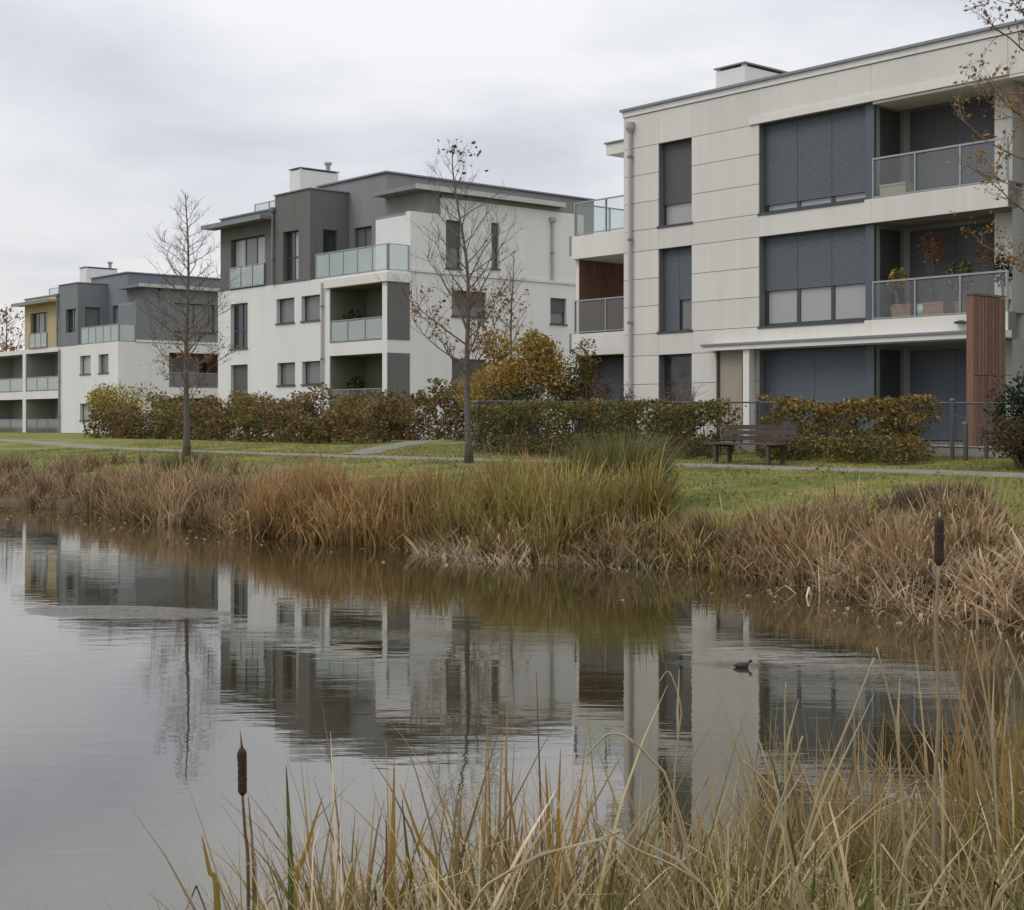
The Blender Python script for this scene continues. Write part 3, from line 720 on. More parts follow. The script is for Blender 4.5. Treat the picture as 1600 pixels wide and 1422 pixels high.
    # front windows and loggias
    for a0, a1, z0, z1 in cfg['front_open']:
        if (a0, a1, z0, z1) in cfg['front_loggia']: continue
        tall = z1 - z0 > 1.8
        window(B, FL, L(a0), L(a1), Z(z0), Z(z1), .2, cols=2 if tall else 1, bars=(Z(z0 + .9),) if tall and z0 > 4 else (), pmat='pane' if tall else ('panegrey' if int(abs(a0) * 10) % 3 else 'panecurtain'), shut=1.0 if (tall and z0 < 4) else 0, smat='shutterg', fmat='frame')
    for a0, a1, z0, z1 in cfg['front_loggia']:
        dep = cfg['loggia_depth']
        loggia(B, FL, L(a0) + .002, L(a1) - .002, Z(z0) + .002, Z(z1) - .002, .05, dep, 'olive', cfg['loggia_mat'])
        wA = a0 + (a1 - a0) * .42
        window(B, Face('y', ny_ + dep), L(wA), L(a1) - .35, Z(z0) + .02, Z(z1) - .3, -.08, cols=2, sill=False)
        railing(B, FL, L(a0) + .02, L(a1) - .02, .06, Z(z0) + .01, Z(z0) + 1.02, cfg.get('rail_n', 3), 'milk' if z0 > 4 else 'glass', .05)
    if cfg['corner_panel']:
        for z0, z1 in ((5.52, 8.0), (1.6, 4.95)):
            fbx('corner_panel', B, M['dgrey'], FR, Bn(.0) + .36, Bn(1.2), -.02, -.004, Z(z0), Z(z1))
            fbx('corner_panel', B, M['dgrey'], FR, Bn(-.004), Bn(.355), -.021, -.003, Z(z0), Z(z1))
        mb = MB(); mb.box(L(-4.75), L(.08), Bn(-.10), Bn(-.004), Z(8.02), Z(8.40)); mb.box(L(.004), L(.08), Bn(.0), Bn(1.22), Z(8.02), Z(8.40)); mb.build('cornice', M['slab'], B)
    railing(B, FL, L(-5.62), L(-.05), .05, Z(8.5), Z(9.66), 5, 'milk')
    railing(B, FR, Bn(.1), Bn(1.2), .05, Z(8.5), Z(9.66), 1, 'milk')
    for a in cfg['pipes']: downpipe(B, L(a), Bn(-.1), 1.2, Z(8.3), .06, 'pipe' if cfg['left'] != 'tan' else 'zinc', False)
    downpipe(B, L(-9.1), Bn(-.12), Z(8.5), Z(11.9), .06, 'zinc')
    downpipe(B, L(.1), Bn(9.53), Z(8.7), Z(11.35), .07)
    c = cfg['chimney']; chimney(B, L(c[0]), L(c[1]), Bn(c[2]), Bn(c[3]), Z(12.05), Z(c[4]), (L((c[0] + c[1]) / 2), Bn(c[3] - .3)))
    railing(B, Face('y', Bn(1.5)), L(a_l) + .8, L(-9.3), 0, Z(12.15), Z(12.95), 3, 'milk')
    return B
cfg2 = dict(wall='white', grey='grey', tower='dgrey', left='dgrey', side_mat='white', a_left=-14.45, depth=11.6, pdepth=15.2, pent_left=-14.2,
    front_open=[(-13.2, -11.57, 5.59, 7.82), (-8.93, -7.36, 6.63, 7.8), (-6.75, -5.2, 6.63, 7.8), (-4.42, -.36, 5.52, 8.0),
                (-13.2, -11.57, 2.5, 4.8), (-8.85, -7.3, 3.7, 4.77), (-6.7, -5.15, 3.7, 4.77), (-4.42, -.36, 2.42, 4.95)],
    front_loggia=[(-4.42, -.36, 5.52, 8.0), (-4.42, -.36, 2.42, 4.95)], loggia_depth=2.0, loggia_mat='olive',
    side_open=[(3.2, 4.1, 8.8, 10.95), (5.84, 6.3, 8.95, 11.05), (3.54, 5.54, 6.69, 7.85), (9.45, 10.48, 6.6, 7.83), (3.54, 5.54, 3.3, 4.8)],
    side_top=11.9, side_shut=.55, french=(-13.16, -9.97, 8.55, 11.0), french_panes=['panecurtain', 'panegrey', 'panecurtain'], tower_win=(-8.3, -6.97, 8.6, 10.92), tower_panes=['pane', 'panecurtain'],
    tower_side=(.7, 1.5, 9.0, 10.9), back_win=(-5.6, -4.17, 9.9, 11.02), corner_panel=True, pipes=[-4.9], chimney=(-13.0, -12.0, 3.3, 5.6, 14.75))
B2 = stepped_house('white and dark grey stepped apartment house between the other two', -51.93, 37.6, 0.0, cfg2)
cfg3 = dict(wall='white', grey='bgrey', tower='bgrey', left='tan', side_mat='bgrey', a_left=-23.0, depth=21, pdepth=21, pent_left=-14.9,
    front_open=[(-14.75, -9.2, 5.5, 8.2), (-14.75, -9.2, 2.5, 4.95), (-22.5, -15.3, 5.5, 8.2), (-22.5, -15.3, 2.5, 4.95),
                (-5.7, -4.05, 6.5, 7.75), (-2.87, -1.4, 6.5, 7.75), (-5.7, -4.05, 3.4, 4.55)],
    front_loggia=[(-14.75, -9.2, 5.5, 8.2), (-14.75, -9.2, 2.5, 4.95), (-22.5, -15.3, 5.5, 8.2), (-22.5, -15.3, 2.5, 4.95)], loggia_depth=2.2, loggia_mat='soffit',
    side_open=[(3.6, 7.6, 5.6, 7.9), (9.0, 10.0, 5.6, 7.9), (4.0, 7.0, 9.3, 11.2), (3.6, 7.6, 2.6, 4.9)], side_loggia=[(3.6, 7.6, 5.6, 7.9), (3.6, 7.6, 2.6, 4.9)],
    side_top=11.9, french=(-13.9, -11.0, 8.9, 11.05), french_panes=['pane', 'panegrey', 'pane'], tower_win=(-7.9, -6.3, 9.4, 11.0), tower_panes=['pane', 'panegrey'],
    tower_side=(.5, 1.6, 8.8, 11.1), ts_pane='panegrey', back_win=(-5.3, -3.5, 9.5, 11.2), corner_panel=False, pipes=[-8.8], chimney=(-13.0, -11.9, 3.3, 5.7, 14.4))
B3 = stepped_house('far apartment house with tan corner and blue grey upper storey at the left', -89.24, 43.3, -1.3, cfg3)

# ---------------------------------------------------------------- fence, bench, balcony things
FE = thing('garden_fence', 'thin dark metal fence running above the clipped green hedge', 'fence')
fy = 27.35
def fence_z(x): return 2.53 - (x + 32.3) * 0.0138
xs = np.arange(-33.0, -13.9, 2.02)
mb = MB(); mb.tube([(xs[0], fy, fence_z(xs[0])), (xs[-1], fy, fence_z(xs[-1]))], .022, 6); mb.build('top_rail', M['fence'], FE)
mb = MB(); mb.tube([(xs[0], fy, fence_z(xs[0]) - .92), (xs[-1], fy, fence_z(xs[-1]) - .92)], .018, 6); mb.build('bottom_rail', M['fence'], FE)
for i, x in enumerate(xs):
    bx('post', FE, M['fence'], x - .03, x + .03, fy - .03, fy + .03, 1.0, fence_z(x) + .03)
    if i < len(xs) - 1:
        mb = MB()
        for k in range(1, 9):
            xx = x + 2.02 * k / 9; mb.tube([(xx, fy, fence_z(xx) - .92), (xx, fy, fence_z(xx))], 0.006, 4, False)
        o = mb.build('bar_panel', M['fence'], FE); o['kind'] = 'stuff'
def gatepost(x, y, z0, z1, w, label):
    o = thing('gate_post', label, 'post', (x, y, z0))
    mb = MB(); mb.box(-w, w, -w, w, 0, z1 - z0); mb.build('shaft', M['fence'], o)
    mb = MB(); mb.box(-w * 1.25, w * 1.25, -w * 1.25, w * 1.25, z1 - z0, z1 - z0 + .04); mb.build('cap', M['zinc'], o)
gatepost(-32.85, 27.0, 1.1, 2.52, .10, 'square dark gate post beside the trunk of the young tree')
gatepost(-17.35, 26.9, 1.05, 2.38, .03, 'slim grey gate post at the right end of the hedge')
gatepost(-16.85, 26.6, 1.05, 1.9, .035, 'short dark post in the gap before the timber wall')

def bench():
    b = thing('park_bench', 'weathered dark wooden park bench beside the path', 'bench', (-20.75, 24.5, float(height(-20.75, 24.5))), math.radians(-6))
    Lb = 2.2
    for k in range(4): bx('seat_slat', b, M['bench'], -Lb / 2, Lb / 2, -.28 + k * .13, -.28 + k * .13 + .115, .41, .455)
    for k in range(3):
        mb = MB(); z = .50 + k * .115; y = .26 + k * .035
        mb.v = []; mb.box(-Lb / 2, Lb / 2, y, y + .035, z, z + .10); mb.build('back_slat', M['bench'], b)
    for sx in (-.8, .8):
        lg = MB(); lg.box(sx - .04, sx + .04, -.25, -.17, 0, .41); lg.build('leg', M['bench'], b)
        lg = MB(); lg.box(sx - .035, sx + .035, .16, .23, 0, .41); lg.build('leg', M['bench'], b)
        lg = MB(); i = 0
        lg.tube([(sx, .24, .2), (sx, .33, .5), (sx, .40, .84)], [.04, .04, .03], 6); lg.build('back_post', M['bench'], b)
        bx('seat_bearer', b, M['bench'], sx - .05, sx + .05, -.168, .158, .36, .408)
bench()

def rosette(n, cen, rad, size, cols, weights=None, flat=0.0):
    d = RNG.normal(size=(n, 3)); d /= np.linalg.norm(d, axis=1)[:, None]
    r = RNG.uniform(0.25, 1, (n, 1)) ** 0.5
    return np.array(cen) + d * r * np.array(rad)
def potted(label, x, y, z, pr, ph, pmat, prad, pz, cols, size, n=220, group=None, name='potted_plant'):
    o = thing(name, label, 'plant', (x, y, z), 0, group)
    mb = MB(); mb.lathe([(pr * .72, 0), (pr, ph * .9), (pr * 1.08, ph * .9), (pr * 1.08, ph), (pr * .9, ph), (pr * .86, ph * .9)], 0, 0, 14); mb.build('pot', M[pmat], o)
    mb = MB()
    for k in range(7):
        a = random.uniform(0, 6.28); r = random.uniform(.2, .8)
        mb.tube([(0, 0, ph * .8), (math.cos(a) * prad[0] * r * .4, math.sin(a) * prad[1] * r * .4, pz * .7), (math.cos(a) * prad[0] * r, math.sin(a) * prad[1] * r, pz + prad[2] * .5)], [.012, .008, .004], 4)
    mb.build('stem', M['twig'], o)
    leaves('foliage', rosette(n, (0, 0, pz), prad, size, cols), size, palette(n, cols), M['leaf'], o)
YEL = [(.34, .24, .03), (.28, .22, .04), (.20, .17, .04)]; ORA = [(.36, .13, .03), (.28, .10, .03), (.2, .1, .04)]
GRN = [(.05, .075, .02), (.07, .09, .025), (.035, .055, .018)]; DGR = [(.018, .032, .012), (.03, .045, .018), (.014, .024, .012)]
potted('yellow leaved plant behind the middle balcony glass of the pale house', -21.65, 31.15, 4.475, .16, .3, 'terracotta', (.28, .22, .35), .95, YEL, .10, 160)
potted('orange leaved plant hanging tall in the middle balcony of the pale house', -20.9, 31.5, 4.475, .16, .3, 'frame', (.38, .25, .42), 1.75, ORA, .10, 150)
potted('bushy green plant above the middle balcony rail of the pale house', -19.9, 31.25, 4.475, .18, .32, 'terracotta', (.42, .25, .38), .95, GRN + YEL[:1], .09, 260)
potted('second orange plant towards the right end of the middle balcony', -19.35, 31.5, 4.475, .15, .3, 'frame', (.3, .22, .35), 1.45, ORA, .09, 110)
potted('dark green conifer in a pot at the right end of the middle balcony', -18.72, 31.1, 4.475, .17, .3, 'terracotta', (.24, .22, .42), .98, DGR, .08, 420)
potted('broad green plant in the upper corner loggia of the white stepped house', -55.7, 38.4, 5.53, .25, .35, 'terracotta', (.55, .4, .5), 1.05, GRN, .16, 260)
potted('low green plant in the lower corner loggia of the white stepped house', -55.5, 38.4, 2.43, .25, .35, 'terracotta', (.5, .4, .4), 1.25, GRN, .16, 220)
def planter(label, x, y, z, w, d, h, mat):
    o = thing('planter_box', label, 'planter', (x, y, z))
    mb = MB(); t = .03
    mb.box(-w / 2, w / 2, -d / 2, -d / 2 + t, 0, h); mb.box(-w / 2, w / 2, d / 2 - t, d / 2, 0, h); mb.box(-w / 2, -w / 2 + t, -d / 2 + t, d / 2 - t, 0, h); mb.box(w / 2 - t, w / 2, -d / 2 + t, d / 2 - t, 0, h)
    mb.box(-w / 2 + t, w / 2 - t, -d / 2 + t, d / 2 - t, .0, h * .8); mb.build('box', M[mat], o)
    mb = MB(); mb.box(-w / 2 - .015, w / 2 + .015, -d / 2 - .015, -d / 2 - .001, h - .05, h); mb.build('rim', M[mat], o)
planter('terracotta planter box at the left end of the middle balcony', -21.35, 31.0, 4.475, .5, .22, .34, 'terracotta')
planter('terracotta planter box near the centre of the middle balcony', -20.45, 31.0, 4.475, .55, .22, .34, 'terracotta')
planter('pale wooden box behind the top balcony glass', -21.6, 31.05, 7.475, .75, .3, .32, 'crate')
o = thing('flower_pot', 'small round white pot beside the terracotta planter', 'pot', (-20.85, 31.0, 4.475))
mb = MB(); mb.lathe([(.07, 0), (.13, .08), (.15, .18), (.12, .28), (.10, .3), (.09, .29)], 0, 0, 16); mb.build('body', M['potwhite'], o, True)
mb = MB(); mb.lathe([(.12, .29), (.125, .315), (.1, .315)], 0, 0, 16); mb.build('rim', M['potwhite'], o, True)

# ---------------------------------------------------------------- trees
def make_tree(name, label, cat, x, y, H, tr, lean=(0, 0), start=.25, nb=26, blen=.33, up=.75, twigs=7, leafn=0, leafcols=None, leafsize=.07, leafzone=(0, 1), seed=1, z=None, sub=5, shape='cone', group=None, zig=.05, azr=None):
    rnd = random.Random(seed)
    z = float(height(x, y)) - .05 if z is None else z
    o = thing(name, label, cat, (x, y, z), 0, group)
    K = 14; tp_ = []; ph = rnd.uniform(0, 6)
    for k in range(K + 1):
        t = k / K
        tp_.append(Vector((lean[0] * t ** 1.5 * H + zig * math.sin(t * 9 + ph) * t, lean[1] * t ** 1.5 * H + zig * math.cos(t * 7 + ph) * t, H * t)))
    tb = MB(); rad = [tr * (1 - .93 * (k / K) ** .85) + .004 for k in range(K + 1)]; rad[0] *= 1.35
    tb.tube(tp_, rad, 9); tb.build('trunk', M['bark'], o, True)
    br = MB(); tips = []
    def at(t):
        f = t * K; i = min(int(f), K - 1); return tp_[i].lerp(tp_[i + 1], f - i), rad[i]
    def limb(p, d, L, r, depth):
        n = 5; pts = [p.copy()]; q = p.copy(); dd = d.copy()
        for k in range(n):
            dd = (dd + Vector((rnd.gauss(0, .13), rnd.gauss(0, .13), rnd.gauss(0, .08) + .10 * up))).normalized()
            q = q + dd * (L / n); pts.append(q.copy())
        br.tube(pts, [r * (1 - .8 * k / n) for k in range(n + 1)], 5 if depth == 0 else 3, False)
        tips.extend(pts[2:])
        if depth < 2:
            cnt = sub if depth == 0 else max(2, sub - 2)
            for c in range(cnt):
                t = rnd.uniform(.25, .98); f = t * n; i = min(int(f), n - 1); pp = pts[i].lerp(pts[i + 1], f - i)
                sd_ = Vector((rnd.gauss(0, 1), rnd.gauss(0, 1), rnd.gauss(0, .6) + .25)).normalized()
                limb(pp, (dd * .75 + sd_ * .8).normalized(), L * rnd.uniform(.28, .5), r * .42, depth + 1)
    for b in range(nb):
        t = start + (1 - start) * ((b + rnd.uniform(0, .8)) / nb) ** .95
        t = min(t, .985); p, r0 = at(t); a = b * 2.4 + rnd.uniform(-.4, .4)
        if azr: a = rnd.uniform(*azr)
        u = (t - start) / (1 - start)
        prof = (1 - u) ** .75 * min(1, .55 + u * 2.2) + .10 if shape == 'cone' else math.sin(math.pi * min(1, .18 + .8 * u)) + .12
        L = H * blen * prof * rnd.uniform(.7, 1.15)
        d = Vector((math.cos(a), math.sin(a), up * rnd.uniform(.6, 1.3))).normalized()
        limb(p, d, L, max(.006, min(r0 * .45, .007 + L * .008)), 0)
    br.build('branches', M['twig'], o)
    if leafn:
        tp2 = np.array([tuple(p) for p in tips]); hz_ = tp2[:, 2] / H
        ok = tp2[(hz_ >= leafzone[0]) & (hz_ <= leafzone[1])]
        c = ok[RNG.integers(0, len(ok), leafn)] + RNG.normal(0, .05, (leafn, 3))
        leaves('crown', c, leafsize, palette(leafn, leafcols), M['leaf'], o)
    return o
RUST = [(.20, .085, .03), (.26, .12, .04), (.13, .065, .03), (.30, .17, .06)]
make_tree('bare_tree', 'slender conical bare tree on the lawn at the left', 'tree', -39.28, 21.22, 7.75, .105, start=.20, nb=58, blen=.26, up=.62, sub=8, leafn=420, leafcols=RUST, leafsize=.085, leafzone=(.12, .5), seed=4)
make_tree('young_tree', 'thin upright young tree with a few leaves beside the path', 'tree', -27.11, 21.99, 7.55, .088, lean=(-.055, .0), start=.22, nb=42, blen=.31, up=.9, sub=7, leafn=520, leafcols=RUST + [(.16, .10, .06)], leafsize=.095, leafzone=(.2, .55), seed=9, zig=.12)
make_tree('thin_tree', 'second thin bare tree in front of the white side wall', 'tree', -38.6, 33.2, 6.6, .07, start=.30, nb=30, blen=.26, up=.9, sub=5, leafn=140, leafcols=RUST, leafsize=.12, leafzone=(.35, .8), seed=15)
# a few dark leaves held at the very top of the young tree
tl = [o for o in COL.objects if o.name.startswith('young_tree')][0]
c = np.array([-.42, 0, 7.25]) + RNG.normal(0, 1, (48, 3)) * np.array([.36, .3, .28])
leaves('top_leaves', c, .12, palette(48, [(.05, .045, .035), (.09, .06, .04)]), M['leaf'], tl)
# tree at the right edge, its leafy branches reaching into view
rt = make_tree('autumn_tree', 'autumn tree at the right edge with orange leaves over the balconies', 'tree', -14.12, 24.6, 10.4, .17, start=.26, nb=34, blen=.155, up=.5, sub=7, leafn=2600, leafcols=[(.24, .11, .03), (.32, .17, .05), (.16, .10, .03), (.20, .16, .05)], leafsize=.085, leafzone=(.3, 1), seed=23, shape='round')

# ---------------------------------------------------------------- shrubs and hedges
def shrub(name, label, x, y, rx, ry, z0, z1, cols, n, size, seed=0, weights=None, stems=10, cat='shrub', group=None, bare=0.0, stuffy=0.0):
    rnd = random.Random(seed); zb = float(height(x, y)); o = thing(name, label, cat, (x, y, zb - .03), 0, group)
    z0 -= zb; z1 -= zb; cz = (z0 + z1) / 2; rz_ = (z1 - z0) / 2
    mb = MB()
    for k in range(stems):
        a = rnd.uniform(0, 6.28); r = rnd.uniform(.25, 1.0); q = Vector((math.cos(a) * rx * r, math.sin(a) * ry * r, cz + rz_ * rnd.uniform(.2, 1.0) * math.sqrt(max(0.05, 1 - (r * .8) ** 2))))
        p0 = Vector((q.x * .15, q.y * .15, 0)); mid = p0.lerp(q, .5) + Vector((rnd.gauss(0, .08), rnd.gauss(0, .08), .15))
        mb.tube([p0, mid, q], [.028, .017, .006], 5, False)
        for _ in range(5):
            s = p0.lerp(q, rnd.uniform(.4, .95)); e = s + Vector((rnd.gauss(0, .25), rnd.gauss(0, .25), rnd.uniform(.05, .4)))
            mb.tube([s, s.lerp(e, .5) + Vector((0, 0, .03)), e], [.010, .007, .003], 3, False)
    mb.build('stems', M['twig'], o)['kind'] = 'stuff'
    if n:
        nl = 9 + int(rx * 4); C = []
        for k in range(nl):   # leaf clumps spread unevenly through the crown
            d = Vector((rnd.gauss(0, 1), rnd.gauss(0, 1), rnd.gauss(0, .8))).normalized() * rnd.uniform(.35, .82)
            C.append((d.x * rx, d.y * ry, cz + d.z * rz_, rnd.uniform(.32, .55)))
        C = np.array(C); k = RNG.integers(0, nl, n); dd = RNG.normal(size=(n, 3)); dd /= np.linalg.norm(dd, axis=1)[:, None]
        r = RNG.uniform(.15, 1.1, (n, 1)) ** .5
        p = C[k, :3] + dd * r * C[k, 3:4] * np.array([rx, ry, rz_])
        p[:, 2] = np.maximum(p[:, 2], .06)
        leaves('crown', p, size, palette(n, cols, weights), M['leaf'], o)
    return o
def hedge(name, label, x0, x1, y0, y1, ztop, cols, n, size, seed=0, weights=None, zdrop=0.0, cat='hedge', holes=0.0, tops=.12):
    o = thing(name, label, cat, ((x0 + x1) / 2, (y0 + y1) / 2, float(height((x0 + x1) / 2, (y0 + y1) / 2)) - .02))
    zb = o.location.z; Lx = x1 - x0; rnd = random.Random(seed)
    N = int(n * 1.6); u = RNG.uniform(0, 1, (N, 3))
    # most leaves sit near the outer skin of the hedge
    f = RNG.uniform(0, 1, N); u[:, 1] = np.where(f < .55, u[:, 1] ** 2.6, np.where(f < .7, 1 - u[:, 1] ** 3, u[:, 1])); u[:, 2] = np.where((f > .7) & (f < .92), 1 - u[:, 2] ** 3, u[:, 2])
    X = x0 + u[:, 0] * Lx
    bumps = np.array([mnoise.noise(Vector((xx * .55 + seed, seed * 1.7, 0))) + .7 * mnoise.noise(Vector((xx * 1.3 + seed, seed * 1.7, 2))) for xx in X[:]]) + .5 * np.array([mnoise.noise(Vector((xx * 3.1, seed * 2.7, 4))) for xx in X])
    top = ztop - zb - zdrop * u[:, 0] + tops * bumps
    Z = .04 + u[:, 2] * top; Y = y0 + (u[:, 1] + .10 * bumps) * (y1 - y0)
    keep = np.array([mnoise.noise(Vector((a * 2.2, b * 2.2, c * 2.2 + seed))) for a, b, c in zip(X, Y, Z)]) > (-.25 + holes)
    P = np.stack([X - o.location.x, Y - o.location.y, Z], 1)[keep][:n]; P += RNG.normal(0, .03, P.shape)
    zn = np.array([mnoise.noise(Vector((p[0] * .9 + seed * 3, p[1] * 2, p[2] * 1.6))) + .6 * mnoise.noise(Vector((p[0] * 3.5 + seed, p[1] * 4, p[2] * 4))) for p in P])
    ca = np.array(cols); ix = np.clip(((zn * .75 + .5) + RNG.normal(0, .16, len(P))) * len(cols), 0, len(cols) - 1).astype(int)
    cc = ca[ix] * RNG.uniform(.75, 1.25, (len(P), 1)) * (1 + .35 * np.sin(ix * 2.1))[:, None]
    leaves('foliage', P, size, cc, M['leaf'], o)
    mb = MB()
    for k in range(int(Lx * 4)):
        xx = rnd.uniform(-Lx / 2, Lx / 2); yy = rnd.uniform(-.25, .25) * (y1 - y0); t = (ztop - zb) * rnd.uniform(.75, 1.02)
        mb.tube([(xx, yy, 0), (xx + rnd.gauss(0, .1), yy + rnd.gauss(0, .06), t * .5), (xx + rnd.gauss(0, .2), yy + rnd.gauss(0, .12), t)], [.016, .011, .004], 4, False)
        for _ in range(3):
            z_ = rnd.uniform(.3, .95) * t; mb.tube([(xx, yy, z_ * .8), (xx + rnd.gauss(0, .25), yy + rnd.gauss(0, .2), z_ + rnd.uniform(0, .2))], [.007, .003], 3, False)
    mb.build('stems', M['twig'], o)['kind'] = 'stuff'
    return o
BEECH = [(.155, .088, .036), (.19, .115, .042), (.12, .08, .034), (.20, .145, .048), (.13, .115, .036)]
OLIVE = [(.18, .15, .032), (.13, .12, .028), (.22, .16, .036), (.09, .09, .024)]
GRNH = [(.09, .10, .026), (.12, .12, .03), (.18, .14, .038), (.07, .08, .023), (.20, .12, .042)]
MIX = [(.16, .14, .032), (.22, .15, .042), (.115, .115, .03), (.18, .10, .036), (.25, .18, .05)]
hedge('beech_hedge', 'long rust brown clipped hedge behind the lawn at the left', -61.5, -40.5, 28.2, 29.4, 2.25, BEECH + [(.17, .10, .03), (.09, .085, .025)], 17000, .125, 1, tops=.6, holes=.17)
hedge('mixed_hedge', 'reddish hedge across the end of the side path', -50.5, -41.2, 33.6, 35.0, 3.0, BEECH + [(.045, .06, .018)], 9500, .14, 2, tops=.55, holes=.15)
hedge('green_hedge', 'clipped green hedge in front of the thin fence behind the bench', -32.4, -23.2, 26.2, 27.2, 2.36, GRNH, 14000, .095, 3, tops=.24, holes=.13)
hedge('autumn_hedge', 'clipped yellowing hedge between the bench and the timber wall', -22.1, -17.75, 26.3, 27.15, 2.34, MIX, 8000, .09, 4, tops=.2, holes=.12)
hedge('low_hedge', 'low clipped hedge along the lawn to the right of the bench', -21.3, -17.2, 25.4, 26.1, 1.55, GRNH + MIX[:2], 3800, .075, 5, tops=.05)
hedge('leafy_border', 'low leafy border in front of the green hedge left of the bench', -30.5, -22.6, 25.2, 26.0, 1.52, [(.05, .055, .018), (.09, .08, .025), (.12, .075, .03)], 4500, .085, 6, tops=.14, holes=.08)
Sx = [(-59.0, 31.2, 1.6, 1.0, 3.35, OLIVE), (-55.6, 31.6, 1.5, 1.1, 3.15, BEECH), (-52.6, 31.3, 1.5, 1.0, 3.25, MIX), (-49.8, 31.0, 1.4, 1.0, 3.0, OLIVE), (-47.2, 30.9, 1.4, 1.0, 3.2, BEECH), (-44.6, 30.8, 1.3, .9, 2.95, MIX), (-42.2, 30.6, 1.2, .9, 2.8, BEECH)]
words = ['olive yellow shrub behind the left end of the brown hedge', 'rusty brown shrub second from the left behind the brown hedge', 'mixed brown shrub third from the left behind the brown hedge',
         'olive shrub in the middle of the row behind the brown hedge', 'dark red brown shrub third from the right behind the brown hedge', 'yellow brown shrub second from the right behind the brown hedge', 'small rusty shrub at the right end of the row behind the brown hedge']
for k, (x, y, rx, ry, zt, cl) in enumerate(Sx):
    shrub('garden_shrub', words[k], x, y, rx, ry, 1.5, zt + .12, cl, 2300, .125, k + 30, group='shrubs behind the brown hedge')
shrub('yellow_shrub', 'tall loose yellow green shrub beside the far left house', -63.2, 30.6, 2.1, 1.4, 1.6, 4.1, [(.32, .26, .05), (.38, .28, .05), (.24, .20, .04), (.17, .15, .04)], 3600, .13, 41)
shrub('golden_shrub', 'large golden orange shrub in front of the white side wall', -35.25, 30.4, 2.15, 1.4, 2.0, 5.0, [(.34, .23, .035), (.28, .20, .035), (.33, .17, .035), (.20, .16, .035), (.25, .14, .035)], 9500, .115, 42, stems=16)
shrub('green_bush', 'green leafy bush at the right of the golden shrub', -33.5, 31.4, 1.0, .9, 1.9, 4.5, [(.14, .14, .032), (.18, .15, .035), (.10, .11, .028), (.18, .09, .035)], 2600, .11, 43)
shrub('evergreen_mound', 'dark evergreen mound below the golden shrub', -33.0, 28.6, 2.0, .8, 1.3, 3.1, DGR, 4200, .075, 44)
shrub('red_shrub', 'thin red leaved shrub before the ground floor shutters', -32.4, 31.2, .95, .5, 1.5, 3.6, [(.12, .035, .025), (.09, .03, .022), (.14, .06, .03)], 550, .08, 45, stems=20)
shrub('bare_shrub', 'bare twiggy shrub against the pale panelled wall', -27.6, 29.6, .9, .35, 1.7, 3.2, RUST, 160, .06, 46, stems=16)
shrub('small_conifer', 'narrow grey green shrub at the foot of the downpipe', -30.0, 30.1, .32, .28, 1.4, 3.25, [(.08, .085, .06), (.05, .055, .04)], 600, .06, 47, stems=8)
shrub('evergreen_bush', 'tall dark evergreen bush at the right edge', -15.05, 26.5, 1.0, .85, 1.2, 3.55, DGR + [(.03, .05, .02)], 5200, .075, 48)
shrub('brown_shrub', 'low brown shrub under the evergreen at the right edge', -14.9, 25.6, .95, .7, 1.05, 2.15, [(.085, .055, .028), (.06, .05, .02), (.11, .07, .03)], 3000, .07, 49)
# far trees at the left edge of the view
make_tree('distant_tree', 'distant bare tree beyond the far left house', 'tree', -149, 60, 12.5, .24, start=.2, nb=34, blen=.28, up=.8, sub=5, leafn=500, leafcols=RUST, leafsize=.3, seed=31, shape='round')
shrub('distant_bush', 'distant orange brown bush beyond the far left house', -144, 58.5, 4.5, 4, 2.0, 10.2, RUST + OLIVE[:2], 3500, .34, 51, stems=14)
shrub('distant_thicket', 'distant dull brown thicket at the left horizon', -178, 70, 9, 6, 2.0, 11.0, [(.10, .07, .045), (.13, .09, .05), (.08, .06, .04)], 3500, .45, 52, stems=14)

# ---------------------------------------------------------------- turf, fallen leaves, reeds on the far bank
n = 70000
m_ = RNG.uniform(-50, -6, n); d_ = RNG.uniform(2.0, 14.0, n) ; n_ = shore(m_) + d_
ok = ((m_ * m_ + n_ * n_) < 56 ** 2) & (np.abs(n_ - 23.3) > .62); m_, n_, d_ = m_[ok], n_[ok], d_[ok]; k = len(m_)
g0 = palette(k, [(.125, .135, .030), (.165, .165, .042), (.09, .11, .024), (.20, .17, .055)])
to = blades('lawn_grass', np.stack([m_, n_, height(m_, n_) - .01], 1), RNG.uniform(.03, .095, k) * (1 + .5 * np.sin(m_ * 2.1) * np.sin(n_ * 1.7)), RNG.uniform(0, 6.28, k), RNG.uniform(.1, .7, k), RNG.uniform(0, .6, k), RNG.uniform(.008, .016, k), g0 * .8, g0, M['blade'], None, K=2)
to['kind'] = 'stuff'; tag(to, 'short green turf on the bank between reeds and path', 'grass')
k = 1500; m_ = RNG.uniform(-40, -8, k); n_ = shore(m_) + RNG.uniform(3, 11, k)
fl = leaves('fallen_leaves', np.stack([m_, n_, height(m_, n_) + .03], 1), .075, palette(k, [(.35, .25, .06), (.28, .16, .05), (.20, .12, .04), (.4, .32, .1)]), M['leaf'], None, flat=.85)
fl['kind'] = 'stuff'; tag(fl, 'yellow and brown fallen leaves scattered on the lawn', 'leaves')

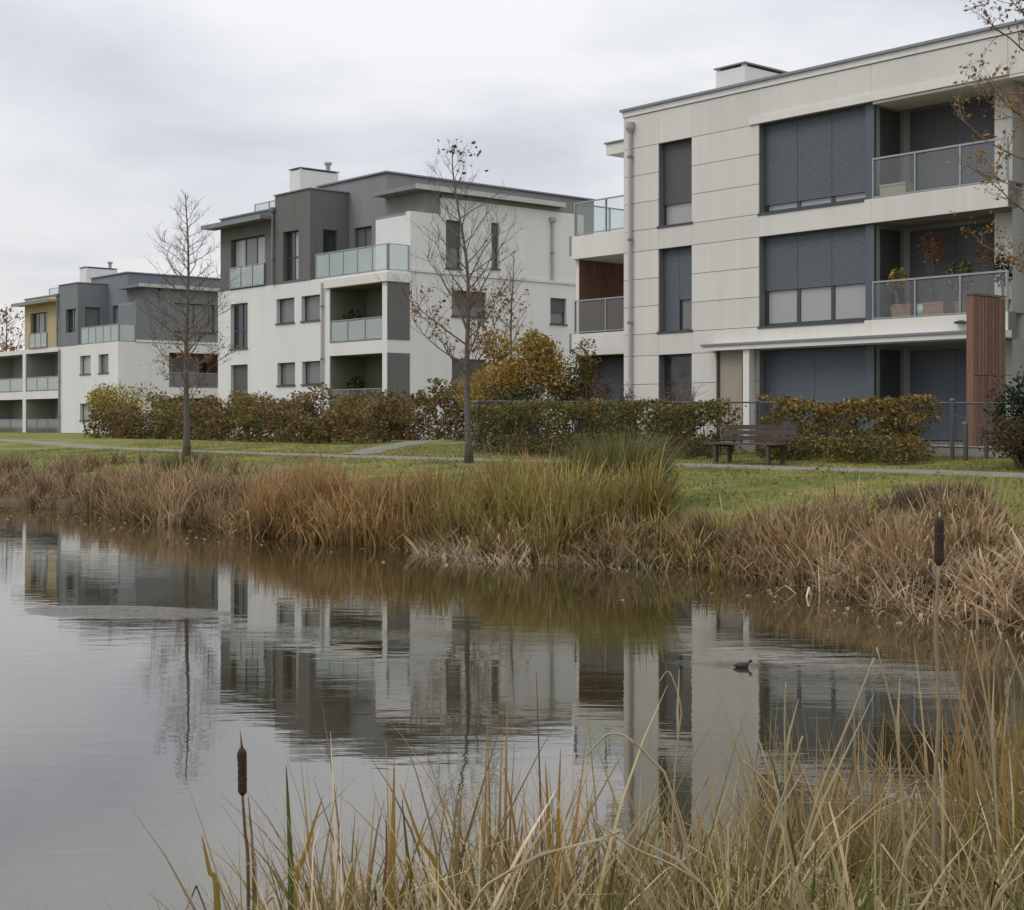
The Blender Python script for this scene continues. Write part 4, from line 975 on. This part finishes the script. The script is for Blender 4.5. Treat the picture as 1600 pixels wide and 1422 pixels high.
TAN = [(.40, .27, .13), (.33, .22, .10), (.46, .34, .18), (.26, .17, .08), (.52, .40, .24)]
BRN = [(.28, .19, .10), (.22, .145, .075), (.36, .25, .14), (.40, .29, .17), (.17, .11, .06)]
ORR = [(.42, .25, .09), (.35, .20, .07), (.46, .32, .15), (.27, .16, .07)]
OLR = [(.29, .25, .055), (.23, .20, .045), (.36, .27, .09), (.17, .16, .04), (.40, .28, .12)]
PAL = [(.56, .45, .31), (.48, .37, .25), (.38, .28, .18), (.64, .53, .38)]
def clumps(n, per, fpos, hmin, hmax, cols, lean, curl, wid, kinkp, sd, spread, jit=.22):
    """blades gathered in tussocks: each tussock shares a colour, a height and a direction the wind laid it"""
    nc = max(1, n // per); cx, cy = fpos(nc)
    w = RNG.gamma(1.6, 1, nc); ci = RNG.choice(nc, n, p=w / w.sum())
    ang = RNG.uniform(0, 6.28, n); rr = np.abs(RNG.normal(0, 1, n)) * spread * RNG.uniform(.5, 1.4, nc)[ci]
    x = cx[ci] + rr * np.cos(ang); y = cy[ci] + rr * np.sin(ang)
    hh = RNG.uniform(hmin, hmax, n) * RNG.uniform(.62, 1.18, nc)[ci] * RNG.uniform(.7, 1.1, n)
    caz = RNG.uniform(0, 6.28, nc)[ci]; az = np.where(RNG.uniform(0, 1, n) < .55, ang, caz) + RNG.normal(0, .45, n)
    le = RNG.uniform(lean[0], lean[1], n) * (.5 + .8 * rr / (spread + 1e-6)) ; cu = RNG.uniform(curl[0], curl[1], n) * RNG.uniform(.5, 1.4, nc)[ci]
    base = palette(nc, cols, None, jit); c = base[ci] * .6 + palette(n, cols, None, jit) * .4; c *= RNG.uniform(.65, 1.25, (nc, 1))[ci]
    kk = (RNG.uniform(.35, .85, n), np.where(RNG.uniform(0, 1, n) < kinkp, RNG.uniform(.9, 2.4, n), 0))
    return x, y, hh, az, np.minimum(le, 1.5), cu, RNG.uniform(wid[0], wid[1], n), c, kk
def reed_bed(name, label, m0, m1, d0, d1, n, hmin, hmax, cols, lean=(.02, .45), curl=(.1, 1.5), wid=(.014, .036), kinkp=.32, seed=0, cat='reeds', per=34, spread=.16):
    def fp(k):
        m = RNG.uniform(m0, m1, k); d = RNG.uniform(d0, d1, k) * (.72 + .45 * np.sin(m * 1.3 + seed) * np.sin(m * .51 + 2)); return m, shore(m) + np.maximum(d, d0)
    x, y, hh, az, le, cu, wd, c, kk = clumps(n, per, fp, hmin, hmax, cols, lean, curl, wid, kinkp, seed, spread)
    zz = np.maximum(height(x, y) - .03, -.25)
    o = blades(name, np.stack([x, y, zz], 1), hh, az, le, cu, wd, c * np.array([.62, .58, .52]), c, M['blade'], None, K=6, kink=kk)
    o['kind'] = 'stuff'; tag(o, label, cat); return o
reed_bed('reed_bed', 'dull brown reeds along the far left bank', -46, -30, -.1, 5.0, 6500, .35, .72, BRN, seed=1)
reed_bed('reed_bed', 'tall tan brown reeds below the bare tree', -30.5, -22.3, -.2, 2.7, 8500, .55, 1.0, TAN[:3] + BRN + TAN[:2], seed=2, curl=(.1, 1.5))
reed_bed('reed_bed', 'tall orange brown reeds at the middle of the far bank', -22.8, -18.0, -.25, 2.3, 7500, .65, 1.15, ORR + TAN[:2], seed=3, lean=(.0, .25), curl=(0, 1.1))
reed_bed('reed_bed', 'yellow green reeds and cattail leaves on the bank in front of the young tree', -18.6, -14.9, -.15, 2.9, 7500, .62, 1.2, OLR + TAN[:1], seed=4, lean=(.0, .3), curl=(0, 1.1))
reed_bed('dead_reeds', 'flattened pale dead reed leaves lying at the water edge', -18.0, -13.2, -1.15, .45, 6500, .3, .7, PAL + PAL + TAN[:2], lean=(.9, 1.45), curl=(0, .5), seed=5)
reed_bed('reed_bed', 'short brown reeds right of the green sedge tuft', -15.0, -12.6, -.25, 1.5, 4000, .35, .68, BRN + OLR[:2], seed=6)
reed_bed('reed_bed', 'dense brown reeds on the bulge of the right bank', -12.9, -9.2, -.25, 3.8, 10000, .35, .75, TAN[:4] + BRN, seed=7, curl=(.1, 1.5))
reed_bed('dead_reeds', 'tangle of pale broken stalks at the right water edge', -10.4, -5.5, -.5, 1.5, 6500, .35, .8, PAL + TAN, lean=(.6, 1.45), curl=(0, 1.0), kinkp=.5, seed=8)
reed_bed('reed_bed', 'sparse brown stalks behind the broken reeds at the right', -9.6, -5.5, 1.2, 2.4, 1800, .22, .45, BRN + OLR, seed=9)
# green sedge tuft
def tuft(name, label, m, n, R_, k, h0, h1, cols, spread):
    a = RNG.uniform(0, 6.28, k); r = R_ * np.sqrt(RNG.uniform(0, 1, k)); X = m + r * np.cos(a); Y = n + r * np.sin(a)
    c = palette(k, cols); o = blades('blades', np.stack([X, Y, height(X, Y) - .03], 1), RNG.uniform(h0, h1, k), a + RNG.normal(0, .5, k), RNG.uniform(.02, spread, k) * (.4 + r / R_), RNG.uniform(.1, .9, k), RNG.uniform(.010, .02, k), c * .6, c, M['blade'], None, K=6)
    t = thing(name, label, 'sedge', (m, n, float(height(m, n)))); o.parent = t; o['kind'] = 'stuff'
    o.location = (-m, -n, -t.location.z)
tuft('sedge_tuft', 'big green grassy sedge tuft on the far bank left of the bench', -16.75, 16.6, .5, 2200, .9, 1.4, [(.13, .14, .038), (.17, .165, .05), (.095, .11, .03), (.23, .20, .075)], .5)
tuft('sedge_clump', 'small olive sedge clump beside the big sedge tuft', -15.85, 16.3, .32, 700, .5, .85, [(.14, .14, .042), (.19, .16, .06), (.10, .11, .032)], .55)
tuft('rush_clump', 'yellow rush clump standing in the middle of the far reeds', -17.2, 14.6, .22, 260, .7, 1.0, [(.34, .20, .05), (.28, .18, .05)], .22)
tuft('dark_clump', 'dark brown clump of stems at the upper edge of the right reeds', -12.3, 18.6, .8, 700, .25, .5, [(.13, .09, .055), (.10, .07, .045), (.17, .12, .08)], .6)
tuft('olive_clump', 'olive green clump at the left end of the tall brown reeds', -30.6, 16.4, .55, 700, .6, .95, [(.13, .11, .05), (.10, .09, .04)], .4)

# ---------------------------------------------------------------- near bank: grasses, cattails and bent stalks
def near_bed(name, label, k, Xr, Yf, hr, cols, lean, curl, wid, kinkp=.2, seed=0, cat='reeds', per=26, spread=.06):
    def fp(q):
        X = RNG.uniform(Xr[0], Xr[1], q); y0_, y1_ = Yf(X); return fromcam(X, y0_ + (y1_ - y0_) * RNG.uniform(0, 1, q))
    x, y, hh, az, le, cu, wd, c, kk = clumps(k, per, fp, hr[0], hr[1], cols, lean, curl, wid, kinkp, seed, spread)
    zz = np.maximum(height(x, y) - .02, -.12)
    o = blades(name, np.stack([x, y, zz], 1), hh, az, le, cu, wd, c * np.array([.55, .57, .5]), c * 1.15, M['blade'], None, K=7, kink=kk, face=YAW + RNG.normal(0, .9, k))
    o['kind'] = 'stuff'; tag(o, label, cat); return o
def band(X):
    e = np.interp(X, [-1.6, -.9, -.4, .3, 1.2, 2.2], [3.5, 3.9, 4.5, 4.9, 5.2, 5.6]); return np.maximum(e - 2.2, 2.7), e
def band_out(X):
    e = np.interp(X, [-1.6, -.9, -.4, .3, 1.2, 2.2], [3.5, 3.9, 4.5, 4.9, 5.2, 5.6]); return e - .7, e + .1
NB = [(.29, .215, .105), (.22, .17, .08), (.37, .285, .155), (.17, .14, .055), (.25, .215, .07), (.45, .36, .21)]
NG = [(.14, .15, .032), (.19, .185, .04), (.25, .22, .058), (.10, .11, .026)]
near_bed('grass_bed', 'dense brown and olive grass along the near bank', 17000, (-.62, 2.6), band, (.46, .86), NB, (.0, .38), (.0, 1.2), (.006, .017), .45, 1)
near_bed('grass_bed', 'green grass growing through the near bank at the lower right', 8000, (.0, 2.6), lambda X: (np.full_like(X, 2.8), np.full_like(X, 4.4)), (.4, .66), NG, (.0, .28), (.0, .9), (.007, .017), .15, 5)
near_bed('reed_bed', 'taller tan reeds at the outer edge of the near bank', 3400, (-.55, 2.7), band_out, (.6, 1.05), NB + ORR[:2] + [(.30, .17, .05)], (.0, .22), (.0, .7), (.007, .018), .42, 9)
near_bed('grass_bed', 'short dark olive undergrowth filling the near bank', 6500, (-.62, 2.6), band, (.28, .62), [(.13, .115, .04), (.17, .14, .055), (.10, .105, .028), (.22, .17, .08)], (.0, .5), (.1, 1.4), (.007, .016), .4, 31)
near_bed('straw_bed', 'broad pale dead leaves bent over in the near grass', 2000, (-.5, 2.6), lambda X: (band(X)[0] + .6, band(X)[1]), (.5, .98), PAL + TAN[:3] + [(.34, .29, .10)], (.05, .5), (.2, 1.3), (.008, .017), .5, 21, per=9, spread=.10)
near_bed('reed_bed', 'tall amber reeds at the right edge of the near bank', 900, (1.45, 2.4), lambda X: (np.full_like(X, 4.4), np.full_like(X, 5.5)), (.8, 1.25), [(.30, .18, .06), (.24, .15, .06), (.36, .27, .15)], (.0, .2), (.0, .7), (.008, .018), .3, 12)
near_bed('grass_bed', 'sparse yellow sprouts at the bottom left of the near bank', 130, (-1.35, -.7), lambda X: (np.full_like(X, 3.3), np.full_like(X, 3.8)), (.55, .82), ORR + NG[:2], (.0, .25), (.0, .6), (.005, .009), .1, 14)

def campt(x, y, Y):
    """a point of the place seen at that picture position, Y metres out"""
    X = (x - 800) / 2326 * Y; m, n = fromcam(X, Y); return Vector((m, n, EYE - (y - 662) * Y / 2326))
def ribbon(mb, pts, w, taper=True, col0=(.3, .2, .1), col1=(.3, .2, .1), fold=.25):
    """a broad leaf with a raised midrib"""
    n = len(pts); base = len(mb.v); vd = Vector((-CS, SN, 0))
    for k, p in enumerate(pts):
        d = (pts[min(k + 1, n - 1)] - pts[max(0, k - 1)]).normalized(); s = d.cross(vd).normalized()
        t = k / (n - 1); ww = w * ((1 - t ** 2) if taper else 1) * .5 + .0006
        c = tuple(a * (1 - t) + b * t for a, b in zip(col0, col1))
        for q in (p - s * ww, p - vd * ww * fold, p + s * ww): mb.v.append(tuple(q)); mb.c.append(c)
    for k in range(n - 1):
        for j in range(2): mb.f.append((base + k * 3 + j, base + k * 3 + j + 1, base + k * 3 + j + 4, base + k * 3 + j + 3))
def spline(pts, n=14):
    out = []; P = [pts[0]] + list(pts) + [pts[-1]]
    for i in range(1, len(P) - 2):
        for k in range(n // (len(pts) - 1) + 1):
            t = k / (n // (len(pts) - 1) + 1); a, b, c, d = P[i - 1], P[i], P[i + 1], P[i + 2]
            out.append(.5 * ((2 * b) + (c - a) * t + (2 * a - 5 * b + 4 * c - d) * t ** 2 + (3 * b - a - 3 * c + d) * t ** 3))
    out.append(P[-2]); return out
M['cattail'] = plain('cattail_head', (0.055, 0.030, 0.018), 0.95, 0.25, 60, 0.8, 220)
def down_to_ground(p, dx=0.0, dy=0.0):
    q = Vector((p.x + dx, p.y + dy, 0)); q.z = max(float(height(q.x, q.y)), -.15) - .03; return q
def cattail(label, head_top, head_bot, stem, Y, r, spike, leaf=(), tipcol=None, scol=(.17, .11, .06), sr=.0035):
    """head and stem follow picture positions at one distance Y"""
    a, b = campt(*head_top, Y), campt(*head_bot, Y); st = [campt(x, y, Y) for x, y in stem]; root = down_to_ground(st[-1])
    o = thing('cattail', label, 'cattail', root)
    T = lambda p: p - root
    mb = MB(); L = (a - b); pr = [0.0, .03, .07] + [.12 + .76 * q / 18 for q in range(19)] + [.93, .97, 1.0]; rr = [.3, .65, .88] + [1 + random.uniform(-.05, .05) for _ in range(19)] + [.86, .62, .28]
    mb.tube([T(b + L * t) for t in pr], [r * k for k in rr], 14)
    mb.v = [tuple(Vector(v) + Vector((random.gauss(0, 1), random.gauss(0, 1), 0)) * r * .05) for v in mb.v]
    hd = mb.build('seed_head', M['cattail'], o, True)
    fz = MB()
    for _ in range(420):   # fine seed hairs standing off the head
        t = random.uniform(.02, .98); q = random.uniform(0, 6.28); d = Vector((math.cos(q), math.sin(q), random.uniform(-.2, .9))).normalized(); p0 = T(b + L * t) + Vector((math.cos(q), math.sin(q), 0)) * r * .93
        w_ = Vector((-math.sin(q), math.cos(q), 0)) * .0005; e_ = p0 + d * random.uniform(.0015, .004)
        fz.quad(tuple(p0 - w_), tuple(p0 + w_), tuple(e_ + w_ * .4), tuple(e_ - w_ * .4), (.16, .095, .055))
    fz.build('seed_hairs', M['blade'], hd)['kind'] = 'stuff'
    mb = MB(); pts = spline([T(b)] + [T(p) for p in st] + [T(root)], 12); mb.tube(pts, [sr + .002 * k / len(pts) for k in range(len(pts))], 7, col=scol); mb.build('stalk', M['blade'], o, True)
    mb = MB(); s = campt(*spike, Y); mb.tube([T(a), T(a.lerp(s, .5)), T(s)], [.0035, .002, .0008], 6, col=tipcol or (.22, .14, .08)); mb.build('spike', M['blade'], o, True)
    for (lp, w, c0, c1) in leaf:
        P = [campt(x, y, Y) for x, y in lp]; g = down_to_ground(P[0]); mb = MB(); ribbon(mb, spline([T(g)] + [T(p) for p in P], 16), w, True, c0, c1); mb.build('leaf', M['blade'], o, True)
    return o
GR, YG, BRc, AM = (.07, .095, .02), (.20, .17, .03), (.17, .09, .04), (.34, .19, .04)
cattail('brown cattail head standing alone over the open water at the lower left', (378, 1168), (379, 1243), [(383, 1300), (388, 1385)], 3.75, .0115, (375, 1140), [([(398, 1400), (395, 1330), (388, 1245)], .012, (.12, .10, .04), BRc)])
cattail('tall cattail with pale tip rising in front of the right bank', (1468, 808), (1467, 884), [(1462, 985), (1467, 1110), (1460, 1280)], 3.9, .0125, (1468, 800), (), (.60, .47, .30), (.32, .24, .16), .0048)
def leaf_clump(label, Y, leaf_list):
    root = down_to_ground(campt(*leaf_list[0][0][0], Y)); o = thing('cattail_leaves', label, 'plant', root)
    for lp, w, c0, c1 in leaf_list:
        P = [campt(x, y, Y) for x, y in lp]; g = down_to_ground(P[0]); mb = MB(); ribbon(mb, spline([g - root] + [p - root for p in P], 16), w, True, c0, c1); mb.build('leaf', M['blade'], o, True)
leaf_clump('green and yellow cattail leaves crossing in a V at the lower left', 3.6, [([(455, 1420), (452, 1300), (447, 1195)], .017, GR, (.09, .10, .03)), ([(460, 1420), (478, 1330), (505, 1242)], .015, YG, AM)])
leaf_clump('single yellow green leaf leaning left at the lower left corner', 3.55, [([(340, 1422), (327, 1360), (315, 1304)], .017, YG, (.30, .17, .05))])
leaf_clump('broad amber cattail leaves at the left end of the near grass', 3.8, [([(612, 1420), (614, 1320), (616, 1185)], .021, (.20, .16, .03), AM), ([(690, 1400), (655, 1310), (625, 1225)], .014, YG, AM), ([(645, 1420), (636, 1330), (628, 1250)], .013, (.10, .10, .03), (.14, .10, .04)), ([(600, 1420), (604, 1340), (603, 1270)], .010, BRc, BRc)])
leaf_clump('golden upright leaves in the middle of the near grass', 4.1, [([(862, 1400), (858, 1300), (852, 1190)], .020, YG, AM), ([(874, 1400), (872, 1290), (876, 1170)], .018, AM, AM), ([(848, 1400), (846, 1300), (838, 1050)], .010, BRc, (.18, .09, .05))])
leaf_clump('pair of tan leaves left of the golden upright leaves', 4.1, [([(755, 1400), (757, 1300), (762, 1120)], .012, (.2, .15, .05), (.36, .22, .09)), ([(712, 1400), (716, 1310), (722, 1225)], .014, YG, (.3, .2, .07))])
leaf_clump('olive leaves rising behind the bent straw at the right', 3.9, [([(1560, 1422), (1570, 1250), (1562, 1090)], .016, YG, AM), ([(1590, 1422), (1588, 1260), (1596, 1120)], .015, GR, YG), ([(1505, 1422), (1518, 1290), (1512, 1190)], .013, YG, (.25, .2, .07))])
STR0, STR1 = (.40, .33, .20), (.52, .44, .30)
def straw(label, Y, pts, w=.0085, toground=True, c0=STR0, c1=STR1):
    P = [campt(x, y, Y) for x, y in pts]
    d = (P[0] - P[1]).normalized(); root = P[0].copy()
    while root.z > max(float(height(root.x, root.y)), -.1) - .03:
        d = (d + Vector((0, 0, -.10))).normalized(); root = root + d * .04
    P.insert(0, P[0].lerp(root, .5) + Vector((0, 0, .015)))
    o = thing('bent_stalk', label, 'stalk', root, 0, 'pale bent stalks of the near bank')
    mb = MB(); Q = [Vector((0, 0, 0))] + [p - root for p in P]
    S = spline(Q, 18); mb.tube(S, [w * .5 * (1 - .55 * k / len(S)) for k in range(len(S))], 6, col=c0); mb.build('stem', M['blade'], o, True)
    mb = MB(); ribbon(mb, [S[len(S) // 2], S[len(S) // 2].lerp(S[-3], .3) + Vector((.012, .0, .02)), S[-4] + Vector((.035, .01, .01))], .007, True, c0, c1); mb.build('leaf', M['blade'], o, True)
straw('long pale straw leaning right, its tip folded over at the top', 3.5, [(1236, 1422), (1275, 1255), (1332, 1115), (1366, 1028)], .0095)
straw('pale straw hanging down right from the top of the long leaning straw', 3.5, [(1404, 1175), (1392, 1100), (1370, 1012)], .008)
straw('pale straw leaning left near the right edge of the water', 3.7, [(1552, 1180), (1540, 1090), (1517, 985)], .0085)
straw('pale straw cut by the right edge of the picture', 3.7, [(1625, 1160), (1603, 1080), (1572, 1000)], .009)
straw('arched pale straw bending over to the left in the middle', 3.6, [(1050, 1240), (1020, 1190), (985, 1155), (955, 1146), (935, 1160), (918, 1180)], .008)
straw('thin straw with a broken tip above the arched straw', 3.8, [(1053, 1235), (1060, 1150), (1064, 1105), (1046, 1050), (1030, 1066)], .006)
straw('short upright pale straw below the water bird', 3.8, [(1227, 1190), (1226, 1120), (1228, 1068)], .008)
straw('thick pale straw leaning right below the water bird', 3.6, [(1200, 1315), (1225, 1240), (1254, 1150)], .009)
straw('long low straw arching from the bottom centre to the right', 3.2, [(735, 1422), (790, 1365), (860, 1332), (935, 1312), (970, 1298)], .009)
straw('straw sloping down right across the bottom centre', 3.2, [(1122, 1420), (1065, 1360), (990, 1325), (930, 1283)], .008)
straw('short straw falling left above the bottom centre', 3.4, [(1222, 1270), (1200, 1225), (1160, 1188)], .008)
straw('pale curved straw in the grass at the lower right', 3.3, [(1412, 1350), (1428, 1300), (1432, 1240)], .008)
straw('pale straw slanting up at the bottom right corner', 3.2, [(1550, 1422), (1575, 1375), (1600, 1330)], .008)

k = 260; m_ = RNG.uniform(-34, -7, k); n_ = shore(m_) - np.abs(RNG.normal(0, .8, k)) - .4
fl = leaves('floating_leaves', np.stack([m_, n_, np.full(k, .006)], 1), .06, palette(k, [(.30, .20, .08), (.22, .14, .06), (.38, .28, .14)]), M['leaf'], None, flat=.97)
fl['kind'] = 'stuff'; tag(fl, 'small brown leaves afloat along the far reeds', 'leaves')

# ---------------------------------------------------------------- water bird
bp = thing('water_bird', 'small dark water bird swimming on the pond', 'bird', (-7.62, 8.93, -.008), math.radians(49.3)); bp.scale = (.54, .62, .62)
prof = [(-.150, .040, .005, .003), (-.128, .040, .022, .012), (-.095, .038, .044, .030), (-.05, .036, .056, .046), (.0, .034, .058, .050), (.045, .036, .048, .044), (.07, .050, .030, .036), (.084, .076, .022, .026), (.094, .092, .025, .026), (.110, .096, .023, .023), (.126, .092, .013, .014), (.134, .090, .004, .005)]
mb = MB(); base = 0; S = 12
for (x, z, ry, rz_) in prof:
    for j in range(S):
        t = 2 * math.pi * j / S; mb.v.append((x, ry * math.cos(t), z + rz_ * math.sin(t))); mb.c.append(None)
for k in range(len(prof) - 1):
    for j in range(S):
        j2 = (j + 1) % S; mb.f.append((k * S + j, (k + 1) * S + j, (k + 1) * S + j2, k * S + j2))
mb.f.append(tuple(range(S))); mb.f.append(tuple((len(prof) - 1) * S + j for j in reversed(range(S))))
M['feather'] = plain('dark_feathers', (0.018, 0.017, 0.016), 0.7, 0.3, 40)
M['bill'] = plain('bird_bill', (0.30, 0.20, 0.10), 0.5)
mb.build('body', M['feather'], bp, True)
mb = MB(); mb.tube([(.128, 0, .090), (.152, 0, .086)], [.008, .003], 8); mb.build('bill', M['bill'], bp, True)
